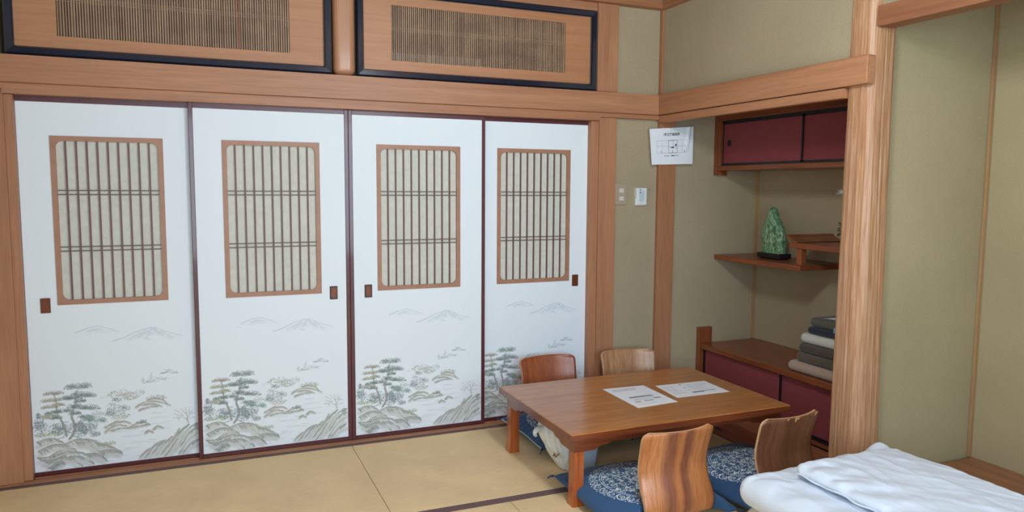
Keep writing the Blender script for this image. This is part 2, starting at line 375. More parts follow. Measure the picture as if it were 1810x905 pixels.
n_trim = [0]
def trim(mb, mat, label, cat='trim', **k):
    n_trim[0] += 1
    return S(mb, 'trim_%d' % n_trim[0], mat, label, cat, **k)
trim(MB().box(-1.735, -1.636, -.02, .095, 0, 1.775, .002), 'trim_z', 'square wooden post at the left edge of the sliding doors', 'post')
trim(MB().box(-1.636, -1.603, -.008, .095, .006, 1.754), 'trim_z', 'thin jamb strip left of the leftmost sliding door', 'door jamb')
trim(MB().box(1.33, 1.448, -.02, .095, 0, 1.775, .002), 'trim_z', 'wooden post right of the sliding doors, behind the low chairs', 'post')
trim(MB().box(1.281, 1.33, -.008, .095, .006, 1.754), 'trim_z', 'jamb strip right of the rightmost sliding door', 'door jamb')
trim(MB().box(1.75, 1.872, -.022, .005, 0, 1.775, .002).box(1.75, 1.764, -.022, .005, 1.775, 2.43), 'trim_z', 'wooden corner post beside the alcove, under the pinned notice', 'post')
trim(MB().box(-1.636, 1.33, -.03, .097, 1.755, 1.801).box(XL, -1.636, -.03, .005, 1.776, 1.801).box(1.33, 1.734, -.03, .005, 1.776, 1.801), 'trim_x', 'lower wooden lintel over the sliding doors', 'lintel')
trim(MB().prism([(-.05, 1.803), (-.05, 1.92), (.005, 1.925), (.005, 1.801), (-.035, 1.801)], XL, 1.719, 'x'), 'trim_x', 'long horizontal wooden beam above the sliding doors', 'beam')
trim(MB().prism([(1.735, 1.757), (1.735, 1.799), (1.86, 1.799), (1.86, 1.772), (1.775, 1.757)], -1.436, -.024, 'y'), 'trim_y', 'narrow wooden lintel under the beam over the alcove', 'lintel')
trim(MB().box(1.72, 1.764, -1.572, -.023, 1.803, 1.922, .003), 'trim_y', 'wooden beam over the alcove ending on the carved pillar', 'beam')
trim(MB().box(1.31, 1.448, -.02, .095, 1.926, 2.43, .002), 'trim_z', 'short wooden post right of the right transom panel', 'post')
trim(MB().box(-.213, -.101, -.028, .095, 1.926, 2.43, .03, 5), 'post_shiny', 'short rounded post between the two transom panels', 'post', smooth=False)
trim(MB().box(-1.64, 1.308, -.012, .095, 2.384, 2.43), 'trim_x', 'thin wooden rail above the transom panels', 'rail')
trim(MB().box(XL, 1.764, -.055, .004, 2.43, 2.475, .003), 'trim_x', 'wooden ceiling moulding along the back wall', 'moulding')
trim(MB().box(1.725, 1.764, -4.8, -.056, 2.43, 2.475, .003), 'trim_y', 'wooden ceiling moulding along the right wall', 'moulding')
th = MB().box(XL, -1.602, -.044, .0, -.04, .004, .001, 1).box(-1.602, 1.28, -.044, -.003, -.04, .004, .001, 1).box(-1.602, 1.28, -.003, .098, -.04, -.003)
for y in (.0235, .0535): th.box(-1.602, 1.28, y, y+.005, -.003, .004)
th.box(1.45, 1.748, -.044, .004, -.04, .004)
trim(th, 'trim_x', 'wooden door sill with tracks along the foot of the sliding doors', 'door sill')
# alcove corner and recess corner fillets
trim(MB().box(2.528, 2.543, -.009, .004, .366, 1.475), 'fillet', 'thin wooden fillet in the far corner of the shelf alcove', 'fillet')
trim(MB().box(2.529, 2.543, -1.556, -1.542, .081, 2.49), 'fillet', 'thin wooden fillet in the corner of the display recess', 'fillet')
trim(MB().box(1.76, 1.85, -3.34, -1.575, 2.035, 2.12, .004), 'beamdark', 'wooden beam across the top of the display recess', 'beam')
trim(MB().box(1.755, 2.543, -3.34, -1.562, .0, .08, .003), 'floorwood', 'raised wooden floor of the display recess', 'recess floor')
trim(MB().box(1.752, 2.09, -1.42, -.024, -.03, .012, .002), 'floorwood', 'low wooden board in front of the alcove cabinet', 'alcove floor')

trim(MB().lathe([(.20, 2.40), (.215, 2.41), (.215, 2.455), (.18, 2.47), (.18, 2.499)], .35, -2.25, 40), 'whiteplastic', 'round white ceiling lamp housing above the middle of the room', 'ceiling lamp')
# carved natural-log pillar
def pillar():
    nA, nZ = 96, 150; P = np.zeros((nZ, nA+1, 3))
    for i in range(nZ):
        z = 2.49*i/(nZ-1); R = .0945-.0145*min(1, z/1.7)
        ox = .004*math.sin(z*2.1+.4); oy = .004*math.sin(z*1.7)
        for j in range(nA+1):
            a = 2*math.pi*(j % nA)/nA; c, s_ = math.cos(a), math.sin(a)
            q = 4.2; rad = .885*R/((abs(c)**q+abs(s_)**q)**(1/q))
            g = noise.noise(Vector((c*9, s_*9, z*1.1)))*.004+noise.noise(Vector((c*21, s_*21, z*2.2+5)))*.0034
            rad += g
            P[i, j] = (rad*c+ox, rad*s_+oy, z)
    o = gridmesh('trim_%d' % (n_trim[0]+1), P, 'pillar', loc=(1.826, -1.50, 0), label='stout pale pillar with carved vertical grain at the alcove corner', cat='pillar', kind='structure')
    n_trim[0] += 1
pillar()

# ------------------------------------------------------------------ sliding doors with an ink landscape
class Canvas:
    def __init__(s, x0, x1, z0, z1, res, base):
        s.x0, s.z0, s.res = x0, z0, res
        s.nx = int((x1-x0)/res)+1; s.nz = int((z1-z0)/res)+1
        s.a = np.ones((s.nz, s.nx, 3))*np.array(base); s.base = np.array(base)
        s.rx = (x1-x0)/(s.nx-1); s.rz = (z1-z0)/(s.nz-1)
    def dab(s, x, z, a, b, ang, col, al, hard=1.5):
        R = max(a, b)*1.25+s.res
        i0 = max(0, int((z-R-s.z0)/s.rz)); i1 = min(s.nz, int((z+R-s.z0)/s.rz)+2)
        j0 = max(0, int((x-R-s.x0)/s.rx)); j1 = min(s.nx, int((x+R-s.x0)/s.rx)+2)
        if i0 >= i1 or j0 >= j1: return
        Z, X = np.mgrid[i0:i1, j0:j1]; X = X*s.rx+s.x0-x; Z = Z*s.rz+s.z0-z
        c, n = math.cos(ang), math.sin(ang)
        u = (X*c+Z*n)/max(a, s.res*.6); v = (-X*n+Z*c)/max(b, s.res*.6)
        w = np.clip((1.25-np.sqrt(u*u+v*v))*hard, 0, 1)[..., None]*al
        s.a[i0:i1, j0:j1] = s.a[i0:i1, j0:j1]*(1-w)+np.array(col)*w
    def stroke(s, pts, w0, w1, col, al, wob=0, step=None, dry=0):
        P = spline(pts); L = 0
        tot = sum(math.dist(p, q) for p, q in zip(P, P[1:]))+1e-9
        for p, q in zip(P, P[1:]):
            d = math.dist(p, q); an = math.atan2(q[1]-p[1], q[0]-p[0]); n = max(1, int(d/(step or s.res)))
            for k in range(n):
                t = (k+.5)/n; f = (L+d*t)/tot; w = w0+(w1-w0)*f
                if dry and RND.random() < dry: continue
                x = p[0]+(q[0]-p[0])*t+RND.uniform(-wob, wob); z = p[1]+(q[1]-p[1])*t+RND.uniform(-wob, wob)
                s.dab(x, z, max(w, s.res), w/2, an, col, al)
            L += d
RND = random.Random(7)
def spline(pts, n=6):
    if len(pts) < 3: return list(pts)
    P = [pts[0]]+list(pts)+[pts[-1]]; out = []
    for i in range(1, len(P)-2):
        for k in range(n):
            t = k/n; t2, t3 = t*t, t*t*t
            out.append(tuple(.5*((2*P[i][d])+(-P[i-1][d]+P[i+1][d])*t+(2*P[i-1][d]-5*P[i][d]+4*P[i+1][d]-P[i+2][d])*t2+(-P[i-1][d]+3*P[i][d]-3*P[i+1][d]+P[i+2][d])*t3) for d in range(len(P[i]))))
    out.append(tuple(pts[-1])); return out
PADS=[(0.2107,0.4102,0.052,0.0156,'g',0),(0.2333,0.369,0.0478,0.014,'g',0.15),(0.1844,0.36,0.0494,0.0125,'g',0),(0.2151,0.3407,0.0234,0.0104,'g',0),(0.2552,0.3047,0.039,0.0135,'g',0.1),(0.1922,0.3163,0.0286,0.0135,'g',0),(0.1457,0.3005,0.0322,0.0104,'g',0),(0.2362,0.2608,0.0312,0.0114,'g',0.1),(0.2749,0.2435,0.0458,0.0146,'t',0.2),(0.1909,0.285,0.0234,0.0104,'g',0),(0.1104,0.3887,0.0374,0.0114,'r',0),(0.098,0.3562,0.0374,0.0104,'b',0),(0.1303,0.3334,0.026,0.0083,'b',0.1),(0.0943,0.3256,0.0343,0.0094,'b',0),(0.1049,0.2978,0.0312,0.0083,'g',0),(0.0923,0.2811,0.0364,0.0125,'o',-0.1),(0.1157,0.271,0.0208,0.0094,'g',0)]
BUSH=[(0.1157,0.217,0.0364,0.0286,'s',0),(0.0462,0.2538,0.0208,0.0312,'s',0),(0.0454,0.2878,0.013,0.013,'s',0),(0.2436,0.2011,0.039,0.026,'s',0),(0.2721,0.1743,0.0234,0.013,'s',0),(0.2138,0.1933,0.026,0.0286,'s',0),(0.2104,0.2282,0.0182,0.0156,'s',0),(0.0554,0.1962,0.0312,0.0114,'y',0),(0.1052,0.1955,0.0286,0.013,'y',0),(0.3894,0.3555,0.0598,0.0218,'o',0),(0.4293,0.3355,0.0364,0.0125,'o',0),(0.4659,0.3563,0.026,0.0135,'f',0),(0.5372,0.3222,0.0494,0.0135,'o',0),(0.3682,0.3304,0.0208,0.0094,'s',0),(0.374,0.2843,0.052,0.0218,'s',0),(0.3802,0.2485,0.0416,0.0156,'o',0),(0.3355,0.2654,0.026,0.0125,'s',0),(0.3473,0.3106,0.0208,0.0078,'f',0),(0.2859,0.2712,0.026,0.0156,'f',0),(0.4709,0.2113,0.0234,0.0094,'s',0),(0.3299,0.1202,0.0286,0.0125,'y',0.3)]
ROCKS=[[(0.0351,0.1648),(0.0734,0.1768),(0.1113,0.1719),(0.1438,0.1448)],[(0.0379,0.1219),(0.0668,0.1351),(0.0958,0.1443),(0.1292,0.1433),(0.1577,0.1326)],[(0.0341,0.0912),(0.079,0.0895),(0.1085,0.1083),(0.1475,0.1185),(0.1813,0.1168)],[(0.1436,0.1419),(0.183,0.1569),(0.2172,0.1582),(0.2508,0.1365),(0.2743,0.1043)],[(0.1922,0.1442),(0.2312,0.139),(0.2599,0.1178),(0.2837,0.0913)],[(0.2319,0.1563),(0.2708,0.1425),(0.2997,0.1183),(0.3135,0.0872)],[(0.2705,0.1339),(0.3148,0.1193),(0.3442,0.1007),(0.3738,0.079)],[(0.1128,0.0974),(0.1566,0.1057),(0.2,0.0969),(0.2484,0.0787),(0.2876,0.0645),(0.3072,0.053)],[(0.0676,0.0465),(0.0924,0.0687),(0.1265,0.0811),(0.16,0.0736),(0.1884,0.0522),(0.2072,0.035)],[(0.1603,0.0793),(0.1992,0.0768),(0.228,0.0611),(0.2519,0.0432)],[(0.0547,0.0769),(0.0927,0.0744),(0.1413,0.0877)],[(0.2835,0.0855),(0.3086,0.0908),(0.3388,0.0897),(0.3687,0.0797)],[(0.2288,0.0814),(0.2684,0.0817),(0.2977,0.066)],[(0.0815,0.0388),(0.1063,0.0581),(0.1306,0.0633)]]
CLIFF=[[(0.4677,0.0484),(0.4918,0.069),(0.5237,0.0826)],[(0.4964,0.0504),(0.5239,0.0886),(0.5561,0.1053)],[(0.5383,0.0477),(0.5551,0.0784),(0.588,0.1102),(0.6043,0.1201)],[(0.5649,0.053),(0.5874,0.0922),(0.6207,0.1301),(0.6376,0.1582)],[(0.5968,0.0547),(0.614,0.0887),(0.6424,0.1394),(0.6702,0.1662)],[(0.6236,0.0572),(0.6466,0.1026),(0.675,0.1475),(0.7084,0.1737),(0.7302,0.1741)],[(0.6419,0.0395),(0.6619,0.0763),(0.6901,0.1091),(0.7234,0.1293)],[(0.661,0.0461),(0.6891,0.0788),(0.725,0.0924)],[(0.6145,0.1067),(0.6399,0.1458),(0.6812,0.174)],[(0.5283,0.064),(0.5505,0.097),(0.572,0.1063)],[(0.5815,0.0749),(0.6066,0.1078),(0.6291,0.1411)],[(0.6514,0.0838),(0.6742,0.1233),(0.7049,0.1498),(0.7297,0.1559)],[(0.5748,0.0336),(0.6027,0.0721),(0.6252,0.1054)]]
ISL=[[(0.448,0.2877),(0.4795,0.3048),(0.5211,0.3091),(0.5626,0.2987),(0.599,0.2798)],[(0.4628,0.2713),(0.4994,0.282),(0.5411,0.2832)],[(0.4792,0.296),(0.5207,0.2962),(0.5568,0.2815)],[(0.5006,0.3173),(0.532,0.3228),(0.5683,0.31),(0.5834,0.2893)],[(0.3122,0.1809),(0.3432,0.2033),(0.3736,0.2084),(0.4088,0.1982)],[(0.3374,0.1836),(0.373,0.1909),(0.4136,0.1888),(0.4443,0.188)],[(0.354,0.2224),(0.3945,0.2234),(0.4195,0.2116)],[(0.4188,0.1911),(0.445,0.2056),(0.4761,0.2107),(0.499,0.199)],[(0.4444,0.1909),(0.4755,0.193),(0.5016,0.1976)],[(0.3131,0.2041),(0.3437,0.2178),(0.3642,0.2271)],[(0.5215,0.1695),(0.5403,0.1821),(0.5635,0.1703)],[(0.4845,0.1563),(0.5004,0.1644),(0.5157,0.1553)]]
WATER=[[(0.5016,0.1976),(0.5486,0.196),(0.5963,0.2005)],[(0.4589,0.1625),(0.5214,0.1666),(0.5953,0.1682)],[(0.3815,0.1487),(0.4428,0.1468),(0.4947,0.1508)],[(0.4937,0.1224),(0.5353,0.114)],[(0.3788,0.0784),(0.4251,0.0839),(0.4561,0.0857)],[(0.3072,0.053),(0.3677,0.0533),(0.4036,0.0572)],[(0.2269,0.0351),(0.2864,0.0354),(0.3468,0.0356)],[(0.5077,0.2247),(0.5496,0.2257),(0.5812,0.225)],[(0.4159,0.1147),(0.4726,0.1132),(0.5244,0.1035)],[(0.3422,0.1771),(0.3926,0.1737),(0.4283,0.1722)],[(0.3894,0.0887),(0.4305,0.0921)],[(0.2669,0.044),(0.3068,0.0442)],[(0.4391,0.0464),(0.4803,0.0377)],[(0.5087,0.2513),(0.5609,0.2483)],[(0.2989,0.3477),(0.324,0.3537)]]
TRUNK=[([(0.1663,0.1636),(0.1804,0.186),(0.1893,0.2136),(0.1857,0.2427),(0.1789,0.2664),(0.183,0.2945),(0.1938,0.319),(0.1982,0.3442),(0.198,0.3727),(0.2052,0.3948)],0.0135,0.0042),([(0.154,0.1807),(0.1491,0.2128),(0.1386,0.2484),(0.1309,0.2692)],0.0114,0.0062),([(0.1213,0.2902),(0.1187,0.3189),(0.1181,0.3473),(0.113,0.3732),(0.1088,0.385)],0.0062,0.0026),([(0.192,0.3106),(0.2135,0.3025),(0.2477,0.3015)],0.0031,0.0016),([(0.1974,0.3586),(0.221,0.3646)],0.0031,0.0016),([(0.1451,0.1761),(0.1208,0.1707)],0.0052,0.0021),([(0.179,0.1775),(0.2029,0.1658)],0.0052,0.0021)]
TREE=[([(0.6787,0.1803),(0.674,0.2021),(0.672,0.2234),(0.6565,0.2433)],0.0036,0.0016),([(0.674,0.2021),(0.6856,0.2249),(0.6996,0.2414)],0.0026,0.001),([(0.6719,0.2204),(0.67,0.2448),(0.6678,0.2601)],0.0021,0.001),([(0.6764,0.1927),(0.6503,0.2169),(0.6187,0.2326)],0.0021,0.001),([(0.6557,0.2193),(0.635,0.2428),(0.6166,0.2509)],0.0016,0.0008),([(0.6565,0.2433),(0.6435,0.2568)],0.0016,0.0008),([(0.6856,0.2249),(0.7101,0.2281)],0.0016,0.0008),([(0.6503,0.2169),(0.634,0.2098),(0.6101,0.2156)],0.0016,0.0008),([(0.6739,0.1991),(0.6958,0.2056),(0.7121,0.2067)],0.0016,0.0008),([(0.6422,0.2149),(0.6347,0.2007)],0.0016,0.0005),([(0.683,0.2282),(0.6848,0.2522)],0.0016,0.0005)]
MT=[[(0.2076,0.667),(0.25,0.6823),(0.2784,0.6891),(0.3068,0.6926),(0.3442,0.6802),(0.3866,0.6618)],[(0.2589,0.6709),(0.2968,0.6791),(0.3249,0.6728)],[(0.3609,0.6175),(0.4095,0.6304),(0.4589,0.6523),(0.4987,0.665),(0.5385,0.6712),(0.568,0.6602),(0.6076,0.6416),(0.668,0.6226)],[(0.5385,0.6712),(0.518,0.6525),(0.488,0.6413),(0.4677,0.6227)],[(0.5434,0.6686),(0.5576,0.6475),(0.587,0.6285)],[(0.5084,0.6599),(0.4683,0.6405),(0.4286,0.6212)],[(0.5278,0.6496),(0.5072,0.6265)],[(0.5678,0.6524),(0.6121,0.6233)]]
PINES=[(0.4834,0.4143,0.0078,0.0156),(0.5201,0.4272,0.0062,0.0234),(0.5039,0.4082,0.0114,0.0073),(0.5458,0.4189,0.0198,0.0073),(0.5771,0.4147,0.0166,0.0073),(0.5245,0.4062,0.026,0.0042),(0.5963,0.4546,0.018,0.006),(0.6263,0.4404,0.014,0.0035),(0.5889,0.445,0.022,0.003),(0.5727,0.4431,0.01,0.004)]

def landscape():
    c = Canvas(.021, .736, .022, .76, .0016, PAPER)
    D = dict(g=(.22, .28, .26), t=(.26, .37, .33), r=(.42, .36, .32), b=(.42, .40, .32), o=(.46, .46, .38), s=(.25, .31, .33), y=(.38, .46, .28), f=(.56, .62, .66))
    ink = (.16, .18, .19)
    for l in MT:                                           # far mountains
        c.stroke(l, .0045, .003, (.54, .61, .68), .34, .001)
        for k in range(22):
            p = RND.choice(spline(l)); c.dab(p[0]+RND.uniform(-.01, .01), p[1]-RND.uniform(.002, .016), .018, .006, -.3, (.62, .69, .75), .13, .6)
    for l in WATER:
        c.stroke(l, .002, .001, (.48, .56, .62), .5, .0008, dry=.15)
        c.stroke([(x+.006, z-.004) for x, z in l], .004, .002, (.64, .71, .76), .3, .001)
    for x, z, a, b in PINES:
        for k in range(26): c.dab(x+RND.gauss(0, a*.5), z+RND.gauss(0, b*.45), .003, .002, RND.uniform(-.4, .4), (.40, .45, .46), .35)
        c.stroke([(x-a*1.2, z-b), (x+a*1.2, z-b*.9)], .0015, .001, (.5, .55, .58), .5)
    def rocks(L, dirx, shade, wlen, n, ridge=1.0):
        for l in L:
            P = spline(l); a0 = len(P)
            for k in range(n*2): c.dab(*[v+RND.uniform(-.004, .004)-(.026 if j else 0)*(wlen/.03) for j, v in enumerate(P[int(RND.random()*a0)])], .012*wlen/.03, .010*wlen/.03, .4, (.62, .64, .62), .20, .7)
            for k in range(n*2):                           # broad pale wash, then hanging brush strokes below each ridge
                p = P[int(RND.random()*a0)]; ln = RND.uniform(.3, 1)*wlen
                c.dab(p[0]+dirx*ln*.5, p[1]-ln*.45, ln*.42, .0055, math.atan2(-.8, dirx), (.52, .57, .57) if k % 3 else (.64, .57, .52), .17, .7)
            for k in range(n):
                j = int(RND.random()*a0); p = P[j]; ln = RND.uniform(.35, 1)*wlen
                q = [(p[0], p[1]-.002), (p[0]+dirx*ln*.45+RND.uniform(-.002, .002), p[1]-ln*.35), (p[0]+dirx*ln, p[1]-ln*.85)]
                c.stroke(q, .0046, .0018, shade if RND.random() < .75 else (.50, .43, .39), .55, step=.0016)
            c.stroke([(x+dirx*.003, z-.005) for x, z in P[::2]], .011, .007, (.50, .52, .48), .16, .0015)
            c.stroke([(x, z+.0035) for x, z in P[::2]], .0045, .003, (.76, .74, .68), .4, .0008)
            c.stroke(P[::2], .0024, .0012, (.14, .16, .16), .70*ridge, .0009, dry=.2)
    rocks(ROCKS, .55, (.21, .27, .28), .030, 54)
    rocks(CLIFF, -.62, (.20, .25, .26), .034, 34)
    rocks(ISL, .9, (.30, .32, .31), .011, 22, .8)
    def foliage(L, dens, dark=True):
        for x, z, a, b, k, t in L:
            col = D[k]; cl = 'gtrb'
            if k in cl: b *= 1.7; a *= 1.12
            if k in cl:                                     # layered pine pads: domed top, flat fringed base
                for i in range(9):
                    dx = RND.uniform(-.7, .7)*a; c.dab(x+dx, z-dx*t+RND.uniform(-.15, .25)*b, a*.32, b*.42, -t, col, .42, 1.0)
                for i in range(int(a*2400)):
                    dx = RND.uniform(-1, 1)*a; top = b*.75*math.sqrt(max(0, 1-(dx/a)**2)); dz = RND.uniform(-.35*b, top)
                    s_ = 1.25 if dz > top*.4 else .72; s_ *= RND.uniform(.85, 1.15); cc = tuple(min(.8, v*s_) for v in col)
                    c.dab(x+dx, z+dz-dx*t, .0036, .0015, RND.choice([.7, 1.2, 1.9, 2.4]), cc, .55)
                c.stroke([(x-a*.8, z-b*.30+a*.8*t), (x, z-b*.2), (x+a*.8, z-b*.35-a*.8*t)], .002, .0012, ink, .4, .0012, dry=.3)
            else:
                for i in range(7):
                    c.dab(x+RND.uniform(-.6, .6)*a, z+RND.uniform(-.4, .4)*b, a*.3, b*.35, 0, col, .26, .8)
                for i in range(int(dens*(a*b)/1e-5*1.5)+26):
                    th_ = RND.uniform(0, 2*math.pi); q = math.sqrt(RND.random())
                    dx, dz = a*q*math.cos(th_), b*q*math.sin(th_)
                    s_ = RND.uniform(.62, 1.1); cc = tuple(min(.8, v*s_*RND.uniform(.96, 1.04)) for v in col)
                    c.dab(x+dx, z+dz, .0034, .0020, RND.uniform(0, 3), cc, .55)
    foliage(BUSH[9:], .55, False)
    foliage(BUSH[:9], .65, False)
    for x, z, a, b, k, t in BUSH[:8]+BUSH[14:17]:
        for i in range(24): c.dab(x+RND.gauss(0, a*.5), z+RND.gauss(0, b*.5), .003, .0012, RND.uniform(0, 3), ink, .3)
    foliage([(.15, .215, .055, .035, 's', 0), (.235, .222, .05, .032, 's', 0), (.05, .235, .03, .03, 's', 0)], .5, False)
    for l, a, b in TRUNK:
        c.stroke(l, a*.7, b*.7, (.38, .36, .34), .8, .0012)
        c.stroke([(x-a*.35, z) for x, z in l], .0016, .0012, ink, .7, .0005)
        c.stroke([(x+a*.35, z) for x, z in l], .0014, .001, ink, .6, .0005)
    foliage(PADS, 3.2)
    for l, a, b in TREE: c.stroke(l, a, b, (.30, .26, .27), .75)
    for i in range(150):
        t_ = RND.choice(TREE)[0]; p = RND.choice(t_)
        c.dab(p[0]+RND.gauss(0, .010), p[1]+RND.gauss(0, .009), .0016, .0012, 0, (.56, .40, .42), .5)
    Z, X = np.mgrid[0:c.nz, 0:c.nx]
    P = np.zeros((c.nz, c.nx, 3)); P[..., 0] = X*c.rx+c.x0; P[..., 2] = Z*c.rz+c.z0; P[..., 1] = -.0006
    return P, c.a
DW, DH = .757, 1.752
WX0, WX1, WZ0, WZ1 = .1456, .6099, .802, 1.577
def make_door(n, pullx, pm, label):
    d = thing('door_%d' % n, (0, 0, .004), label=label, cat='sliding door', group='painted sliding doors', kind='structure')
    d['_local'] = 1
    st, T = .020, .021
    m = MB().box(0, st, 0, T, 0, DH, .002, 2).box(DW-st, DW, 0, T, 0, DH, .002, 2).box(st, DW-st, 0.0006, T, 0, st, .001, 1).box(st, DW-st, .0006, T, DH-st-.006, DH, .001, 1)
    m.build('frame', 'doorframe', d)
    ix, iz, e = WX0+.012, WZ0+.012, .012
    MB().box(st, WX0+e, .004, .017, .76, DH-st-.006).box(WX1-e, DW-st, .004, .017, .76, DH-st-.006).box(WX0+e, WX1-e, .004, .017, .76, WZ0+e).box(WX0+e, WX1-e, .004, .017, WZ1-e, DH-st-.006).box(st, DW-st, .005, .017, st, .76).build('panel', 'doorpaper', d)
    # window frame with rounded inner corners
    fw, r = .022, .03
    m = MB(); y0, y1 = -.001, .018
    outer = [(WX0, WZ0), (WX1, WZ0), (WX1, WZ1), (WX0, WZ1)]
    inner = []
    cs = [(WX0+fw+r, WZ0+fw+r, 180), (WX1-fw-r, WZ0+fw+r, 270), (WX1-fw-r, WZ1-fw-r, 0), (WX0+fw+r, WZ1-fw-r, 90)]
    K = 6
    for cx, cz, a0 in cs: inner.append([(cx+r*math.cos(math.radians(a0+90*k/K)), cz+r*math.sin(math.radians(a0+90*k/K))) for k in range(K+1)])
    bm = m.bm
    of = [bm.verts.new((x, y0, z)) for x, z in outer]; ob = [bm.verts.new((x, y1, z)) for x, z in outer]
    inf = [[bm.verts.new((x, y0, z)) for x, z in c] for c in inner]; inb = [[bm.verts.new((x, y1, z)) for x, z in c] for c in inner]
    for k in range(4):
        for A, B, rev in ((of, inf, 0), (ob, inb, 1)):
            for q in range(K): bm.faces.new((A[k], B[k][q+1], B[k][q]))
            bm.faces.new((A[k], A[(k+1) % 4], B[(k+1) % 4][0], B[k][K]))
        bm.faces.new((of[k], of[(k+1) % 4], ob[(k+1) % 4], ob[k]))
        for q in range(K): bm.faces.new((inf[k][q], inf[k][q+1], inb[k][q+1], inb[k][q]))
        bm.faces.new((inf[k][K], inf[(k+1) % 4][0], inb[(k+1) % 4][0], inb[k][K]))
    w = m.build('window_frame', 'winframe', d)
    g = MB(); a, b = WX0+fw*.8, WX1-fw*.8
    for i in range(9):
        x = a+(b-a)*(i+1)/10; g.box(x-.0034, x+.0034, .002, .011, WZ0+fw*.8, WZ1-fw*.8)
    for i in (1, 2):
        z = WZ0+(WZ1-WZ0)*(i/3)+(.002 if i == 2 else 0)
        for dz in (-.0095, .0095): g.box(a, b, .005, .0105, z+dz-.0022, z+dz+.0022)
    g.build('lattice', 'lattice', w)
    MB().box(WX0+fw*.6, WX1-fw*.6, .0125, .0155, WZ0+fw*.6, WZ1-fw*.6).build('paper_pane', 'shoji', w)
    p = MB().box(pullx-.02, pullx+.02, -.0015, .006, .802-.0345, .802+.0345, .002, 1).build('door_pull', pm, d)
    MB().box(pullx-.013, pullx+.013, -.0025, -.0008, .802-.027, .802+.027, .001, 1).build('finger_recess', 'pull', p)
    return d
def place(root, loc, rz=0): root.location = loc; root.rotation_euler = (0, 0, rz)
PL, PC = landscape()
land_me = None
doors = [('leftmost sliding door, ink landscape fully seen, bronze pull at its left edge', -1.622, .030, .097, 'pull', 1),
         ('second sliding door from the left, dark pull at its right edge', -.8975, 0, .671, 'pull_dark', 2),
         ('third sliding door from the left, dark pull at its left edge', -.1395, 0, .095, 'pull_dark', 3),
         ('rightmost sliding door, behind the low chairs, bronze pull at its right edge', .5565, .030, .652, 'pull', 4)]
for lab, x, y, px, pm, n in doors:
    d = make_door(n, px, pm, lab); place(d, (x, y, .004))
    if land_me is None:
        o = gridmesh('painted_landscape', PL+np.array([0, .0045, 0]), 'painted', d, pig=PC); land_me = o.data
    else:
        o = bpy.data.objects.new('painted_landscape', land_me); COL.objects.link(o); o.parent = d
    o['label'] = 'ink landscape of pines, rocks and a misty river'

# ------------------------------------------------------------------ transom panels
def transom(x0, x1, gx0, gx1, strip, label):
    z0, z1 = 1.927, 2.381; t = .036; base = ((x0+x1)/2, 0, z0)
    r = thing('transom_panel', base, label=label, cat='transom', group='black-framed transom panels')
    m = MB()
    o = [(x0, z0), (x1, z0), (x1, z1), (x0, z1)]; i = [(x0+t, z0+t), (x1-t, z0+t), (x1-t, z1-t), (x0+t, z1-t)]
    s = .006
    oo = [(x0+s, z0+s), (x1-s, z0+s), (x1-s, z1-s), (x0+s, z1-s)]; ii = [(x0+t-s, z0+t-s), (x1-t+s, z0+t-s), (x1-t+s, z1-t+s), (x0+t-s, z1-t+s)]
    bm = m.bm
    V = lambda L, y: [bm.verts.new((a, y, b)) for a, b in L]
    R = [V(o, -.002), V(o, -.026), V(oo, -.032), V(ii, -.030), V(i, -.022), V(i, -.002)]
    for A, B in zip(R, R[1:]+R[:1]):
        for k in range(4): bm.faces.new((A[k], A[(k+1) % 4], B[(k+1) % 4], B[k]))
    m.build('frame', 'lacquer', r)
    gz0, gz1 = 2.018, 2.300
    MB().box(x0+t, gx0, -.008, .012, z0+t, z1-t).box(gx1, x1-t, -.008, .012, z0+t, z1-t).box(gx0, gx1, -.008, .012, z0+t, gz0).box(gx0, gx1, -.008, .012, gz1, z1-t).build('board', 'board_x', r)
    MB().box(gx0-.003, gx1+.003, .021, .027, gz0-.003, gz1+.003).build('backing', 'rodback', r)
    g = MB(); n = 92; q = random.Random(3)
    for k in range(n):
        x = gx0+(gx1-gx0)*(k+.5)/n
        w = .0026+q.uniform(-.0006, .0007)
        g.box(x-w, x+w, -.001-q.uniform(0, .002), .003, gz0-.002, gz1+.002)
    for k in range(int(n*.6)):
        x = gx0+(gx1-gx0)*(k+.5)/(n*.6); g.box(x-.0016, x+.0016, .0135, .0175, gz0-.002, gz1+.002)
    for z in (gz0+.155, gz0+.163, gz0+.171): g.box(gx0, gx1, -.0042, -.0022, z-.001, z+.001)
    g.build('bamboo_grille', 'rod', r)
    if strip: MB().box(gx0+.005, gx0+(gx1-gx0)*.5, .0185, .0205, gz0+.004, gz0+.046).build('far_light_strip', 'palestrip', r)  # pale board imitates window light from the room beyond
    else: MB().box(gx0+(gx1-gx0)*.757, gx0+(gx1-gx0)*.767, -.003, .008, gz0, gz1).build('reddish_rod', 'pull', r)
    return r
transom(-1.617, -.222, -1.420, -.423, False, 'left black-framed transom panel with bamboo grille, nearest the viewer')
transom(-.094, 1.301, .089, 1.103, True, 'right black-framed transom panel with bamboo grille, beside the plaster strip')

